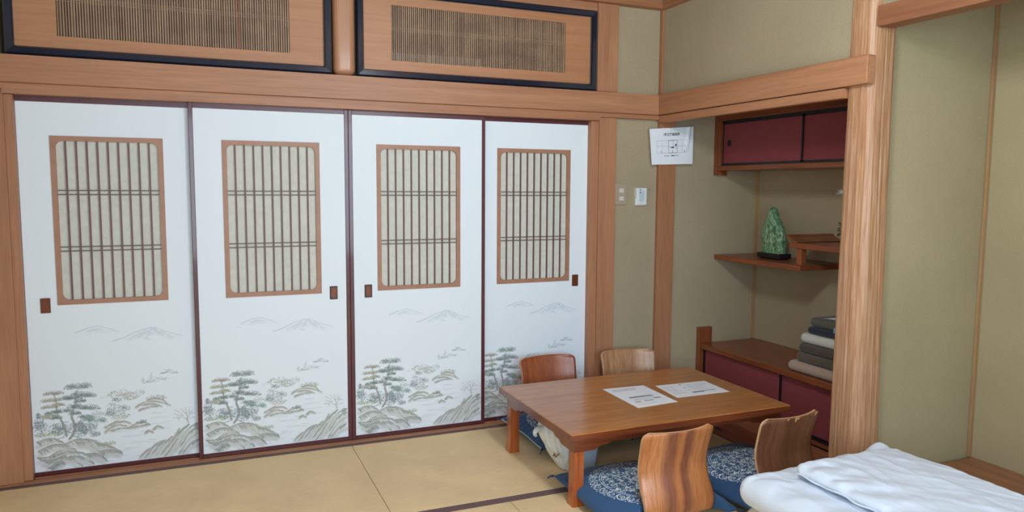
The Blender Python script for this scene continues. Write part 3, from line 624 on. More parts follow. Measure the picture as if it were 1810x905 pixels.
# ------------------------------------------------------------------ low table
def low_table():
    X0, X1, Y0, Y1, H = .545, 1.722, -1.222, -.405, .332
    t = thing('low_table', ((X0+X1)/2, (Y0+Y1)/2, 0), label='low rectangular wooden table on the tatami between four legless chairs', cat='table')
    MB().box(X0, X1, Y0, Y1, H-.034, H, .004, 3).build('tabletop', ['tabletop'], t)
    e = .0012
    MB().box(X0-e, X1+e, Y0-e, Y1+e, H-.033, H-.004, .001, 1).build('edge_band', 'tableside', t)
    ix, iy = .030, .035
    def apron(a0, a1, c0, c1, ax):
        # board with stepped, cut-up lower edge
        L = a1-a0; zt, zb, zm = H-.034, H-.092, H-.064
        pr = [(a0, zt), (a0, zb), (a0+.10, zb), (a0+.125, zb+.014), (a0+.16, zb+.016), (a0+.185, zm), (a1-.185, zm), (a1-.16, zb+.016), (a1-.125, zb+.014), (a1-.10, zb), (a1, zb), (a1, zt)]
        m = MB()
        A = [m.bm.verts.new((p[0], c0, p[1]) if ax == 'x' else (c0, p[0], p[1])) for p in pr]
        B = [m.bm.verts.new((p[0], c1, p[1]) if ax == 'x' else (c1, p[0], p[1])) for p in pr]
        n = len(pr)
        for i in range(n): m.bm.faces.new((A[i], A[(i+1) % n], B[(i+1) % n], B[i]))
        m.bm.faces.new(A[::-1]); m.bm.faces.new(B); m.build('apron', 'tableside', t)
    apron(X0+ix, X1-ix, Y0+iy, Y0+iy+.02, 'x'); apron(X0+ix, X1-ix, Y1-iy-.02, Y1-iy, 'x')
    apron(Y0+iy+.02, Y1-iy-.02, X0+ix, X0+ix+.02, 'y'); apron(Y0+iy+.02, Y1-iy-.02, X1-ix-.02, X1-ix, 'y')
    for x, y, sx, sy in ((X0+ix-.004, Y0+iy-.004, 1, 1), (X0+ix-.004, Y1-iy+.004, 1, -1), (X1-ix+.004, Y0+iy-.004, -1, 1), (X1-ix+.004, Y1-iy+.004, -1, -1)):
        m = MB(); w = .054
        prof = [(0, .0), (.0, .02), (.004, .05), (.005, .12), (.005, H-.034)]
        rings = []
        for off, z in prof:
            xs = sorted((x+sx*off, x+sx*(w-off*.2))); ys = sorted((y+sy*off, y+sy*(w-off*.2)))
            rings.append([m.bm.verts.new(v) for v in ((xs[0], ys[0], z), (xs[1], ys[0], z), (xs[1], ys[1], z), (xs[0], ys[1], z))])
        for A, B in zip(rings, rings[1:]):
            for k in range(4): m.bm.faces.new((A[k], A[(k+1) % 4], B[(k+1) % 4], B[k]))
        m.bm.faces.new(rings[0][::-1]); m.bm.faces.new(rings[-1]); m.build('leg', 'tableleg', t)
    return t
low_table()

# printed sheets on the table
def sheet(corners, z, lines, label):
    cx = sum(c[0] for c in corners)/4; cy = sum(c[1] for c in corners)/4
    m = MB(); A = [m.bm.verts.new((x, y, z+.0003)) for x, y in corners]; B = [m.bm.verts.new((x, y, z+.0009)) for x, y in corners]
    for i in range(4): m.bm.faces.new((A[i], A[(i+1) % 4], B[(i+1) % 4], B[i]))
    m.bm.faces.new(A[::-1]); m.bm.faces.new(B)
    p0, p1, p2, p3 = [Vector((*c, 0)) for c in corners]    # near-left, near-right, far-right, far-left
    def Q(u, v): return (p0*(1-u)+p1*u)*(1-v)+(p3*(1-u)+p2*u)*v
    mats = {}
    for u0, u1, v0, v1, mt in lines: mats.setdefault(mt, []).append((u0, u1, v0, v1))
    for k, (mt, L) in enumerate(mats.items()):
        for u0, u1, v0, v1 in L: m.poly([(q.x, q.y, z+.0011) for q in (Q(u0, v0), Q(u1, v0), Q(u1, v1), Q(u0, v1))], k+1)
    return m.build('paper_sheet', ['sheet']+list(mats), None, origin=(cx, cy, z), label=label, cat='paper')
q = random.Random(5); L = []
for i in range(4): L.append((.12, .12+q.uniform(.2, .4), .80+i*.03, .81+i*.03, 'inklight'))
L += [(.45, .7, .86, .90, 'inkpink'), (.46, .68, .80, .82, 'inkpink'), (.2, .78, .43, .47, 'ink'), (.2, .74, .475, .495, 'inklight')]
for i in range(3): L.append((.2, q.uniform(.5, .85), .36-i*.03, .37-i*.03, 'inklight'))
L += [(.15, .30, .20, .27, 'inkpink'), (.38, .62, .22, .27, 'inklight'), (.68, .86, .30, .33, 'ink'), (.15, .6, .12, .13, 'inklight')]
sheet([(1.012, -.996), (1.247, -.979), (1.255, -.663), (1.017, -.651)], .332, L, 'printed white sheet on the low table, left and nearer one')
L = [(.42, .46, .86, .90, 'inkdark'), (.40, .43, .60, .63, 'inkdark'), (.40, .44, .42, .44, 'ink'), (.40, .86, .26, .29, 'ink'), (.40, .62, .21, .25, 'inkdark')]
for i in range(7): L.append((.06, q.uniform(.22, .33), .80-i*.09, .815-i*.09, 'inkpink' if i % 3 else 'inklight')); L.append((.50, q.uniform(.7, .92), .80-i*.07, .81-i*.07, 'inklight'))
sheet([(1.284, -.921), (1.601, -.926), (1.612, -.705), (1.307, -.695)], .332, L, 'printed white sheet on the low table, right and farther one')

# ------------------------------------------------------------------ legless chairs and floor cushions
def zaisu(loc, rz, mat, label, chips=False):
    r = thing('legless_chair', loc, rz, label=label, cat='chair', group='legless chairs around the low table'); r['_local'] = 1
    prof = spline([(.37, .012), (.30, .010), (.18, .011), (.07, .013), (.012, .022), (-.018, .046), (-.030, .085), (-.023, .13), (-.007, .175), (.003, .215), (.001, .26), (-.014, .32), (-.037, .395)], 5)
    n = len(prof); NX = 29; T = .0115; hw0 = .172
    cum = [0]
    for p_, q_ in zip(prof, prof[1:]): cum.append(cum[-1]+math.dist(p_, q_))
    tot = cum[-1]
    top = np.zeros((n, NX, 3)); bot = np.zeros((n, NX, 3))
    for i, (d, z) in enumerate(prof):
        a = prof[max(0, i-1)]; b = prof[min(n-1, i+1)]
        tx, tz = b[0]-a[0], b[1]-a[1]; l = math.hypot(tx, tz); nx_, nz_ = tz/l, -tx/l       # sitter's side normal
        zf = min(1, max(0, (z-.03)/.12)); e = tot-cum[i]
        hw = hw0+.010*math.sin(min(1, z/.395)*3.0)*0+(.006 if z > .3 else 0)*((z-.3)/.1)-.002*math.exp(-((z-.22)/.07)**2)
        rad = .032                                                                        # rounded corners
        for ee in (e, cum[i]):
            if ee < rad: hw -= rad-math.sqrt(max(0, rad*rad-(rad-ee)**2))
        for j in range(NX):
            t = -1+2*j/(NX-1); x = hw*t
            curve = .034*zf*t*t*(.75+.25*min(1, z/.35))
            dd, zz = d+curve, z+(1-zf)*.004*t*t+(.006*(1-t*t) if False else 0)
            if z > .37: zz -= .0035*math.cos(t*1.5)*0
            top[i, j] = (x, dd+nx_*T/2, zz+abs(nz_)*T/2*(1 if nz_ < 0 or z < .1 else 0)+(-nz_*0))
            bot[i, j] = (x, dd-nx_*T/2, zz-abs(nz_)*T/2*(1 if z < .1 else 0))
    m = MB(); bm = m.bm
    Tv = [[bm.verts.new(top[i, j]) for j in range(NX)] for i in range(n)]; Bv = [[bm.verts.new(bot[i, j]) for j in range(NX)] for i in range(n)]
    for i in range(n-1):
        for j in range(NX-1):
            for V in (Tv, Bv):
                f = bm.faces.new((V[i][j], V[i][j+1], V[i+1][j+1], V[i+1][j])); f.smooth = True
    edge = [(i, 0) for i in range(n)]+[(n-1, j) for j in range(1, NX)]+[(i, NX-1) for i in range(n-2, -1, -1)]+[(0, j) for j in range(NX-2, 0, -1)]
    for a, b in zip(edge, edge[1:]+edge[:1]):
        f = bm.faces.new((Tv[a[0]][a[1]], Tv[b[0]][b[1]], Bv[b[0]][b[1]], Bv[a[0]][a[1]])); f.material_index = 1; f.smooth = False
    m.build('bent_shell', [mat, 'plyedge'], r)
    if chips:
        for t, w, h in ((-.36, .008, .014), (-.10, .011, .024), (-.02, .008, .014), (.74, .009, .020)):
            x = hw0*t; d0 = prof[-1][0]+.034*t*t; d1 = d0+.004*h/.022
            yb = d0-T/2-.003
            m = MB(); m.bm.faces.new([m.bm.verts.new(v) for v in ((x-w, yb-.0004, .3945), (x+w, yb-.0004, .3945), (x+w*.2, yb+.0018+h*.30, .3945-h), (x-w*.3, yb+.0014+h*.26, .3945-h*.85))])
            m.build('chipped_spot', 'plyedge', r, label='pale chip where the veneer broke off')
    return r
ply1 = ply('rosewood_veneer', srgb(176, 104, 56), srgb(204, 136, 84), stripe=srgb(112, 62, 54))
ply2 = ply('dull_brown_veneer', srgb(98, 60, 40), srgb(130, 84, 56))
ply3 = ply('reddish_veneer', srgb(150, 78, 48), srgb(178, 100, 62))
ply4 = ply('pale_walnut_veneer', srgb(170, 116, 78), srgb(206, 158, 116))
zaisu((.905, -1.468, 0), math.radians(2), ply1, 'legless chair nearest the viewer, with dark stripes down its orange-brown back')
zaisu((1.468, -1.490, 0), math.radians(6), ply2, 'legless chair beside the white bedding, chipped along its top edge', True)
zaisu((.958, -.118, 0), math.radians(180), ply3, 'reddish-brown legless chair behind the table, in front of the rightmost sliding door')
zaisu((1.480, -.142, 0), math.radians(180-7), ply4, 'lighter-backed legless chair behind the table, in front of the wooden post')

MAT['tassel'] = plain('navy_thread', srgb(36, 58, 96), .8)
def medallion():
    base = (.026, .082, .190); c = Canvas(-.30, .30, -.30, .30, .0021, base)
    wh = (.80, .85, .84); gr = (.42, .54, .44)
    R = random.Random(11)
    def arc(cx, cy, r, a0, a1, w, col, al=.85):
        n = max(3, int(abs(a1-a0)*r/.006)); c.stroke([(cx+r*math.cos(a0+(a1-a0)*k/n), cy+r*math.sin(a0+(a1-a0)*k/n)) for k in range(n+1)], w, w, col, al)
    def spiral(cx, cy, r, a0, turns, w, col, sgn=1):
        n = 16; c.stroke([(cx+r*(1-k/n*.85)*math.cos(a0+sgn*turns*2*math.pi*k/n), cy+r*(1-k/n*.85)*math.sin(a0+sgn*turns*2*math.pi*k/n)) for k in range(n+1)], w, w*.7, col, .85)
    def leaf(cx, cy, l, a, col):
        for s_ in (-1, 0, 1): c.dab(cx+math.cos(a+s_*.7)*l*.4, cy+math.sin(a+s_*.7)*l*.4, l*.5, l*.16, a+s_*.7, col, .8)
    for k in range(28):                                     # scalloped outer border
        a = 2*math.pi*k/28; x, y = .196*math.cos(a), .196*math.sin(a)
        arc(x, y, .020, a-1.9, a+1.9, .003, wh); spiral(x, y, .014, a, 1.2, .0026, wh, 1 if k % 2 else -1)
        c.dab(.218*math.cos(a+.11), .218*math.sin(a+.11), .004, .003, a, wh, .8)
        leaf(.184*math.cos(a+.11), .184*math.sin(a+.11), .012, a+1.5, wh)
    arc(0, 0, .172, 0, 2*math.pi, .0028, wh); arc(0, 0, .163, 0, 2*math.pi, .002, wh, .7)
    for ring, n, r in ((.138, 14, .020), (.098, 10, .021), (.056, 6, .019)):
        for k in range(n):
            a = 2*math.pi*(k+.3)/n; x, y = ring*math.cos(a), ring*math.sin(a); sg = 1 if k % 2 else -1
            spiral(x, y, r, a+R.uniform(0, 1), 1.4, .003, wh, sg); leaf(x, y, .014, a, gr)
            a2 = a+math.pi/n; x, y = (ring+.012*sg)*math.cos(a2), (ring+.012*sg)*math.sin(a2)
            leaf(x, y, .018, a2+sg*1.2, wh); leaf(x, y, .015, a2+2.5, wh if k % 3 else gr)
    for k in range(8): leaf(.018*math.cos(k*.785), .018*math.sin(k*.785), .018, k*.785, wh)
    arc(0, 0, .012, 0, 2*math.pi, .003, wh)
    for k in range(170):
        a = R.uniform(0, 6.28); q_ = .155*math.sqrt(R.random()); leaf(q_*math.cos(a), q_*math.sin(a), R.uniform(.006, .012), R.uniform(0, 6.28), R.choice([wh, wh, gr]))
    return c
MED = medallion()
def cushion(loc, rz, sx, sy, H, label, seed, notch=None, z0=.014, centre=(0, 0), seam=False):
    """square floor cushion: puffed grid above and below, printed medallion on top"""
    n = 201; U = np.linspace(-1, 1, n)
    U = np.sign(U)*np.abs(U)**.92
    X, Y = np.meshgrid(U, U)
    A = 1-np.abs(X)**2.6; B = 1-np.abs(Y)**2.6
    pl = np.clip(A*B, 0, 1)**.42
    nz = np.zeros_like(X)
    rs = np.random.RandomState(seed)
    for k in range(7):
        fx, fy = rs.uniform(-5, 5, 2); nz += np.sin(fx*X+fy*Y+rs.uniform(0, 6))*.0016
    edge = np.exp(-((1-np.maximum(np.abs(X), np.abs(Y)))/.12)**2)
    ang = np.arctan2(Y, X); nz += edge*np.sin(ang*38+seed)*.0022*np.clip(pl*3, 0, 1)
    top = H*pl; bot = np.zeros_like(X)-0*pl; rim = H*.40
    def lay(Zt):
        P = np.zeros((n, n, 3)); wav = 1+.012*np.sin(X*5+seed)*np.cos(Y*4)
        P[..., 0] = X*sx/2*(1-.035*(1-np.abs(X))*0-.03*(1-Y**2)*0)*wav*(1-.035*(1-np.abs(Y)**2)*np.abs(X)**3); P[..., 1] = Y*sy/2*(1-.035*(1-np.abs(X)**2)*np.abs(Y)**3)
        P[..., 2] = Zt; return P
    Zt = rim+(H-rim)*pl+nz; Zb = rim*(1-pl**.8)
    Zt[0, :] = Zb[0, :]; Zt[-1, :] = Zb[-1, :]; Zt[:, 0] = Zb[:, 0]; Zt[:, -1] = Zb[:, -1]
    Pt, Pb = lay(Zt), lay(Zb)
    jj = np.clip(((Pt[..., 0]-centre[0])*1.0+.30)/MED.rx, 0, MED.nx-1).astype(int); ii = np.clip((Pt[..., 1]-centre[1]+.30)/MED.rz, 0, MED.nz-1).astype(int)
    pig = MED.a[ii, jj]
    if notch:
        c, s_ = math.cos(rz), math.sin(rz)
        for P in (Pt, Pb):
            wx = P[..., 0]*c-P[..., 1]*s_+loc[0]; wy = P[..., 0]*s_+P[..., 1]*c+loc[1]
            cx, half, ylim, sg = notch
            k = np.clip((half+.02-np.abs(wx-cx))/.02, 0, 1)
            nw = np.where((wy-ylim)*sg < 0, wy+(ylim-wy)*k*.97, wy); dx, dy = 0, nw-wy
            P[..., 0] += dy*s_; P[..., 1] += dy*c
    r = thing('floor_cushion', (loc[0], loc[1], z0), rz, label=label, cat='cushion', group='navy floor cushions on the legless chairs'); r['_local'] = 1
    me_pts = np.concatenate([Pt.reshape(-1, 3), Pb.reshape(-1, 3)]); idx = np.arange(n*n).reshape(n, n)
    F1 = np.stack([idx[:-1, :-1], idx[:-1, 1:], idx[1:, 1:], idx[1:, :-1]], -1).reshape(-1, 4); F2 = F1[:, ::-1]+n*n
    me = bpy.data.meshes.new('cushion_body'); me.from_pydata(me_pts.tolist(), [], np.concatenate([F1, F2]).tolist())
    me.polygons.foreach_set('use_smooth', [True]*(len(F1)*2))
    a = me.color_attributes.new('pigment', 'FLOAT_COLOR', 'POINT'); q_ = np.ones((2*n*n, 4), np.float32)
    q_[:n*n, :3] = pig.reshape(-1, 3); q_[n*n:, :3] = (.026, .082, .190); a.data.foreach_set('color', q_.ravel())
    bm = bmesh.new(); bm.from_mesh(me); bmesh.ops.remove_doubles(bm, verts=bm.verts, dist=1e-5); bm.to_mesh(me); bm.free()
    me.materials.append(MAT['zabuton']); o = bpy.data.objects.new('cover', me); COL.objects.link(o); o.parent = r
    if seam:
        pts = [(Pt[k, 0, 0]-.003, Pt[k, 0, 1], Pt[k, 0, 2]+.002) for k in range(6, n-5, 5)]
        MB().tube(pts, .0032, 6).build('white_seam', 'piping', r, label='white piping along one side')
    for cx in (-1, 1):
        for cy in (-1, 1):
            i = 0 if cy < 0 else n-1; j = 0 if cx < 0 else n-1; p = Pt[i, j]
            MB().tube([tuple(p), (p[0]+cx*.012, p[1]+cy*.012, p[2]-.004), (p[0]+cx*.022, p[1]+cy*.020, max(.004-z0+.01, p[2]-.016))], .005, 6, .003).build('corner_tassel', 'tassel', r)
    return r
cushion((.865, -1.262), math.radians(-2), .57, .58, .098, 'navy cushion with white medallion on the chair nearest the viewer', 1, (.905, .176, -1.462, 1), centre=(-.01, 0))
cushion((1.432, -1.268), math.radians(7), .56, .60, .098, 'navy cushion with white medallion on the chair beside the bedding', 2, (1.465, .176, -1.478, 1), centre=(-.01, -.01))
cushion((.965, -.350), math.radians(1), .55, .54, .090, 'navy cushion with white side piping on the reddish chair behind the table', 3, (.958, .18, -.128, -1), seam=True)
cushion((1.500, -.390), math.radians(-5), .50, .52, .090, 'navy cushion on the lighter-backed chair behind the table', 4, (1.47, .18, -.15, -1))

# ------------------------------------------------------------------ bin with a plastic bag under the table
BIN = r = thing('waste_bin', (.83, -.745, 0), label='pale blue waste bin lined with a crumpled white plastic bag, under the low table', cat='bin')
m = MB(); b = m.bm; rg = []
for w, z in ((.072, .001), (.088, .175), (.093, .178), (.093, .184), (.086, .184), (.070, .01)):
    rg.append([b.verts.new((.83+w*sx*1.05, -.745+w*sy*.9, z)) for sx, sy in ((-1, -.8), (-.8, -1), (.8, -1), (1, -.8), (1, .8), (.8, 1), (-.8, 1), (-1, .8))])
for A, B in zip(rg, rg[1:]):
    for k in range(8): b.faces.new((A[k], A[(k+1) % 8], B[(k+1) % 8], B[k]))
b.faces.new(rg[0][::-1]); b.faces.new(rg[-1]); m.build('tub', 'bin', r)
def bag():
    n, k = 44, 72; P = np.zeros((n, k+1, 3))
    # the bag bulges over the left side of the bin: rings from the floor up to the gathered, flared opening
    for i in range(n):
        t = i/(n-1)
        z = .003+.222*t
        R = (.045+.062*math.sin(min(1, t*1.25)*math.pi/2)) if t < .8 else .107-.020*(t-.8)/.2
        cx, cy = .752-.030*t, -.765+.03*t
        for j in range(k+1):
            a = 2*math.pi*(j % k)/k; c, s_ = math.cos(a), math.sin(a)
            f = noise.noise(Vector((c*1.6+3, s_*1.6, t*2.2)))*.30+.10*math.sin(a*9+t*4)*t+.05*math.sin(a*17+3*t)+.13*noise.noise(Vector((c*4, s_*4, t*5)))
            rad = R*(1+f*.8)
            P[i, j] = (cx+rad*c*.86, cy+rad*s_*1.05, min(z+noise.noise(Vector((c*4, s_*4, 8+t)))*.016*t, .245))
    P[..., 2] = np.maximum(P[..., 2], .002)
    r = BIN
    Q = P-np.array([.83, -.745, 0]); sh = (.76-.83, -.73+.745)
    o = gridmesh('bin_liner', Q, 'bag', r, label='crumpled white plastic bag')
    hp = [(-.085, .01, .170), (-.125, .00, .196), (-.155, -.015, .200), (-.168, -.02, .184), (-.158, -.015, .170)]
    hp = [(a+sh[0], b+sh[1], c) for a, b, c in hp]
    m = MB().tube(spline(hp), .020, 8, .007)
    r['_local'] = 1; m.build('handle_loop', 'bag', o, smooth=True)
    m = MB().tube([(a+sh[0]-.006, b+sh[1]-.03, c-.02) for a, b, c in ((-.074, -.075, .12), (-.082, -.058, .10), (-.085, -.05, .115), (-.085, -.04, .10))], .0035, 6); m.build('printed_mark', 'logo', o)
bag()

# ------------------------------------------------------------------ bedding
def slab(name, x0, x1, y0, y1, z0, z1, r, mat, parent, seed, amp=.006, nx=150, ny=150, puff=0.0, wr=1.0, corner=.05, fn=None, sag=0):
    """soft block: rounded edges, wrinkles; returned as one closed mesh in world space minus parent location"""
    bm = bmesh.new(); W_, D_, H_ = x1-x0, y1-y0, z1-z0
    U = np.linspace(0, 1, nx); V = np.linspace(0, 1, ny); rs = np.random.RandomState(seed)
    # loop profile around the section is emulated by inset distance -> height
    X, Y = np.meshgrid(U, V)
    sx = .5-.5*np.cos(X*math.pi); sy = .5-.5*np.cos(Y*math.pi)
    mixf = .55; X = X*(1-mixf)+sx*mixf; Y = Y*(1-mixf)+sy*mixf
    def superd(a): return np.minimum(a, 1-a)
    dx = superd(X)*W_; dy = superd(Y)*D_
    d = np.minimum(dx, dy); cr = corner
    both = (dx < cr) & (dy < cr)
    dc = cr-np.sqrt((cr-dx)**2+(cr-dy)**2); d = np.where(both, dc, d)
    # outside the rounded corner: pull points onto the arc
    PX = x0+X*W_; PY = y0+Y*D_
    over = both & (dc < 0); L = np.sqrt((cr-dx)**2+(cr-dy)**2)+1e-9
    ux = np.where(X < .5, 1, -1); uy = np.where(Y < .5, 1, -1)
    PX = np.where(over, PX+ux*(cr-dx)*(1-cr/L), PX); PY = np.where(over, PY+uy*(cr-dy)*(1-cr/L), PY)
    d = np.maximum(d, 0)
    k = np.clip(d/r, 0, 1); arc = np.sqrt(1-(1-k)**2)
    mid = (z0+z1)/2
    N3 = np.zeros_like(X)
    for o_, (fr, am) in enumerate(((3, 1.0), (7, .55), (15, .3), (31, .16))):
        ph = rs.uniform(0, 50, 3)
        N3 += am*np.array([[noise.noise(Vector((PX[i, j]*fr+ph[0], PY[i, j]*fr*.8+ph[1], ph[2]))) for j in range(nx)] for i in range(ny)])
    ridge = np.zeros_like(X)
    for q_ in range(5):
        an = rs.uniform(-.6, .9); off = rs.uniform(0, 9)
        w_ = np.sin((PX*math.cos(an)+PY*math.sin(an))*rs.uniform(22, 40)+N3*2.5+off); ridge += np.maximum(0, w_)**6*rs.uniform(.3, .8)
    top = mid+(z1-mid)*arc+N3*amp*wr*arc+ridge*amp*.42*arc+amp*.55*arc*np.exp(-(dx/.16)**2)*(X < .5)*np.sin(PY*46+N3*4+PX*20)+puff*np.clip(np.minimum(dx/(W_*.5), dy/(D_*.5)), 0, 1)**.6
    if fn is not None: top = fn(PX, PY, top)
    bot = mid-(mid-z0)*arc
    side = np.sin(PX*30+PY*26)*.003*(k < .4)
    top[0], top[-1], top[:, 0], top[:, -1] = bot[0], bot[-1], bot[:, 0], bot[:, -1]
    n = nx*ny; pts = np.concatenate([np.stack([PX, PY, top], -1).reshape(-1, 3), np.stack([PX, PY, bot], -1).reshape(-1, 3)])-np.array(parent.location)
    idx = np.arange(n).reshape(ny, nx); F1 = np.stack([idx[:-1, :-1], idx[:-1, 1:], idx[1:, 1:], idx[1:, :-1]], -1).reshape(-1, 4)
    me = bpy.data.meshes.new(name); me.from_pydata(pts.tolist(), [], np.concatenate([F1, F1[:, ::-1]+n]).tolist())
    b2 = bmesh.new(); b2.from_mesh(me); bmesh.ops.remove_doubles(b2, verts=b2.verts, dist=1e-5)
    for f in b2.faces: f.smooth = True
    b2.to_mesh(me); b2.free(); me.materials.append(MAT[mat])
    o = bpy.data.objects.new(name, me); COL.objects.link(o); o.parent = parent
    return o
mt = thing('folded_mattress', (1.4, -2.15, 0), label='folded cream mattress on the tatami, under the white duvet', cat='mattress')
slab('cover', 1.02, 1.735, -2.70, -1.70, .001, .160, .07, 'futon_cream', mt, 3, .003, 60, 60)
dv = thing('duvet', (1.35, -2.2, .17), label='thick white folded duvet lying on the folded mattress', cat='duvet')
def peak(X, Y, Z):
    b_ = .045*np.exp(-((X-1.66)/.06)**2-((Y+1.765)/.05)**2)+.018*np.exp(-((X-1.45)/.14)**2-((Y+1.80)/.05)**2)
    cover = (X > 1.12) & (Y < -1.84)
    return np.where(cover, np.minimum(Z, .3025), Z+b_)
slab('cover', .968, 1.745, -2.75, -1.735, .172, .302, .075, 'futon', dv, 9, .007, 110, 110, fn=peak)
cv = thing('bed_quilt', (1.4, -2.3, .31), label='thin white quilt lying on top of the thick duvet', cat='quilt')
slab('cover', 1.135, 1.650, -2.76, -1.845, .309, .350, .030, 'futon', cv, 21, .0085, 190, 210, puff=.012)
m = MB(); qs = random.Random(4)
pts = [(1.132+.003*math.sin(k*.9), -1.87-.86*k/60, .322+.003*math.sin(k*.55)) for k in range(61)]
m.tube(pts, .0032, 6).build('piped_hem', 'futon', cv)

# ------------------------------------------------------------------ alcove: hanging cabinet, shelves, low cabinet
def wall_cabinet():
    r = thing('hanging_cabinet', (2.36, -.72, 1.45), label='wall-hung alcove cabinet with two dark red sliding doors above the shelves', cat='cabinet')
    MB().box(2.18, 2.265, -.026, .004, 1.445, 1.96, .002).box(2.265, 2.54, -.026, .004, 1.475, 1.96).build('side_board', 'dark_z', r)
    MB().box(2.18, 2.54, -1.452, -.027, 1.476, 1.503, .002).build('bottom_board', 'dark_y', r)
    MB().box(2.18, 2.54, -1.452, -.027, 1.785, 1.960, .002).build('top_board', 'dark_y', r)
    MB().box(2.215, 2.245, -1.452, -.027, 1.503, 1.512).box(2.215, 2.245, -1.452, -.027, 1.772, 1.785).build('track', 'black', r)
    for a, b, x, px in ((-.706, -.029, 2.222, -.092), (-1.40, -.690, 2.234, -1.34)):
        d = MB().box(x+.001, x+.008, a+.006, b-.006, 1.514, 1.770).build('door', 'redpaper', r)
        MB().box(x, x+.009, a, a+.009, 1.512, 1.772).box(x, x+.009, b-.009, b, 1.512, 1.772).box(x, x+.009, a, b, 1.512, 1.520).box(x, x+.009, a, b, 1.764, 1.772).build('door_edge', 'black', d, origin=r.location)
        MB().box(x-.001, x+.004, px-.018, px+.018, 1.627, 1.663, .001, 1).build('door_pull', 'black', d, origin=r.location)
wall_cabinet()
def shelves():
    r = thing('staggered_shelf', (2.37, -.7, .9), label='two-level dark wooden shelf on the alcove wall with an upturned lip', cat='shelf')
    MB().box(2.205, 2.543, -.748, .004, .906, .936, .003).build('lower_shelf', 'dark_y', r)
    MB().box(2.205, 2.543, -1.455, -.660, 1.030, 1.062, .003).build('upper_shelf', 'dark_y', r)
    MB().prism([(-.706, 1.0625), (-.650, 1.080), (-.628, 1.103), (-.642, 1.104), (-.664, 1.088), (-.690, 1.078), (-.72, 1.066)][::-1], 2.207, 2.543, 'x').build('upturned_lip', 'dark_y', r)
    MB().box(2.212, 2.250, -.745, -.706, .9365, 1.0295, .004).build('strut', 'dark_z', r)
shelves()
def low_cabinet():
    r = thing('low_cabinet', (2.32, -.72, 0), label='long low alcove cabinet with two dark red sliding doors, towels on top', cat='cabinet')
    MB().box(2.085, 2.185, -.026, .004, .012, .468, .002).build('end_post', 'dark_z', r)
    MB().box(2.095, 2.543, -1.455, -.027, .331, .366, .003).build('top_board', 'dark_y', r)
    MB().box(2.105, 2.16, -1.452, -.028, .012, .030).build('bottom_rail', 'dark_y', r)
    MB().box(2.118, 2.146, -1.452, -.028, .030, .037).box(2.118, 2.146, -1.452, -.028, .323, .331).box(2.12, 2.15, -.040, -.028, .037, .323).build('track', 'black', r)
    for a, b, x in ((-.722, -.042, 2.122), (-1.42, -.708, 2.134)):
        d = MB().box(x+.001, x+.008, a+.006, b-.002, .040, .320).build('door', 'redpaper', r)
        MB().box(x, x+.009, a, a+.010, .038, .322).box(x, x+.009, b-.006, b, .038, .322).box(x, x+.009, a, b, .0372, .048).build('door_edge', 'black', d, origin=r.location)
low_cabinet()

# jade stone on its stand
r = thing('jade_stone', (2.375, -.352, .937), label='upright green mottled stone on a black stand on the lower shelf', cat='ornament')
r['_local'] = 1
def stone():
    out = [(.078, .022), (.085, .06), (.083, .12), (.078, .16), (.058, .20), (.040, .235), (.012, .268), (.004, .300), (-.010, .316), (-.026, .296), (-.038, .262), (-.060, .235), (-.074, .20), (-.078, .175), (-.088, .155), (-.082, .115), (-.068, .08), (-.066, .022)]
    # width axis runs along the shelf (-y to the right of the photo)
    out = [(-a, z) for a, z in out]; cz = .15; n = len(out); m = MB(); b = m.bm; rg = []
    S_ = spline(out+[out[0]], 4)[:-1]; n = len(S_)
    for s, d in ((.80, -.034), (.93, -.029), (1.0, -.010), (.98, .012), (.88, .026), (.70, .031)):
        rr_ = []
        for k, (a, z) in enumerate(S_):
            za = cz+(z-cz)*(s if z > .04 else 1); g = noise.noise(Vector((a*30, z*30, d*50)))*.006
            rr_.append(b.verts.new((d+g, a*s*1.02+g, za)))
        rg.append(rr_)
    for A, B in zip(rg, rg[1:]):
        for k in range(n): b.faces.new((A[k], A[(k+1) % n], B[(k+1) % n], B[k]))
    b.faces.new(rg[0][::-1]); b.faces.new(rg[-1])
    m.build('stone', 'jade', r)
stone()
MB().box(-.045, .045, -.100, .098, .004, .034, .003).box(-.03, .032, -.085, -.06, 0, .005).box(-.03, .032, .06, .085, 0, .005).build('stand', 'black', r)

# vase of silvery twigs mostly behind the pillar, on the upper shelf
r = thing('twig_vase', (2.38, -1.02, 1.0625), label='vase of silvery dried twigs on the upper shelf, mostly behind the pillar', cat='vase'); r['_local'] = 1
MB().lathe([(.030, 0), (.044, .03), (.046, .06), (.026, .10), (.022, .12), (.027, .13)], 0, 0, 24).build('vase', 'black', r)
MAT['twig'] = plain('silver_twig', srgb(196, 196, 186), .6); MAT['twigdark'] = plain('olive_twig', srgb(96, 90, 60), .7)
m = MB()
m.tube([(0, 0, .12), (.0, .02, .20), (-.01, .05, .262), (-.02, .145, .282)], .002, 5)
for dx, dy, dz in ((0, .195, .280), (0, .188, .294), (-.01, .186, .266), (0, .165, .300), (.01, .17, .255)):
    m.tube([(-.02, .140, .281), (dx-.02, (dy+.14)/2, (dz+.285)/2), (dx-.02, dy, dz)], .0042, 6, .002)
m.build('silver_sprig', 'twig', r)
m = MB(); q = random.Random(2)
for k in range(9):
    m.tube([(0, .03, .10), (-.01, .07+q.uniform(0, .02), .07+q.uniform(-.02, .04)), (-.02, .145+q.uniform(0, .035), .035+k*.010)], .0022, 5, .004)
m.build('dry_leaves', 'twigdark', r)

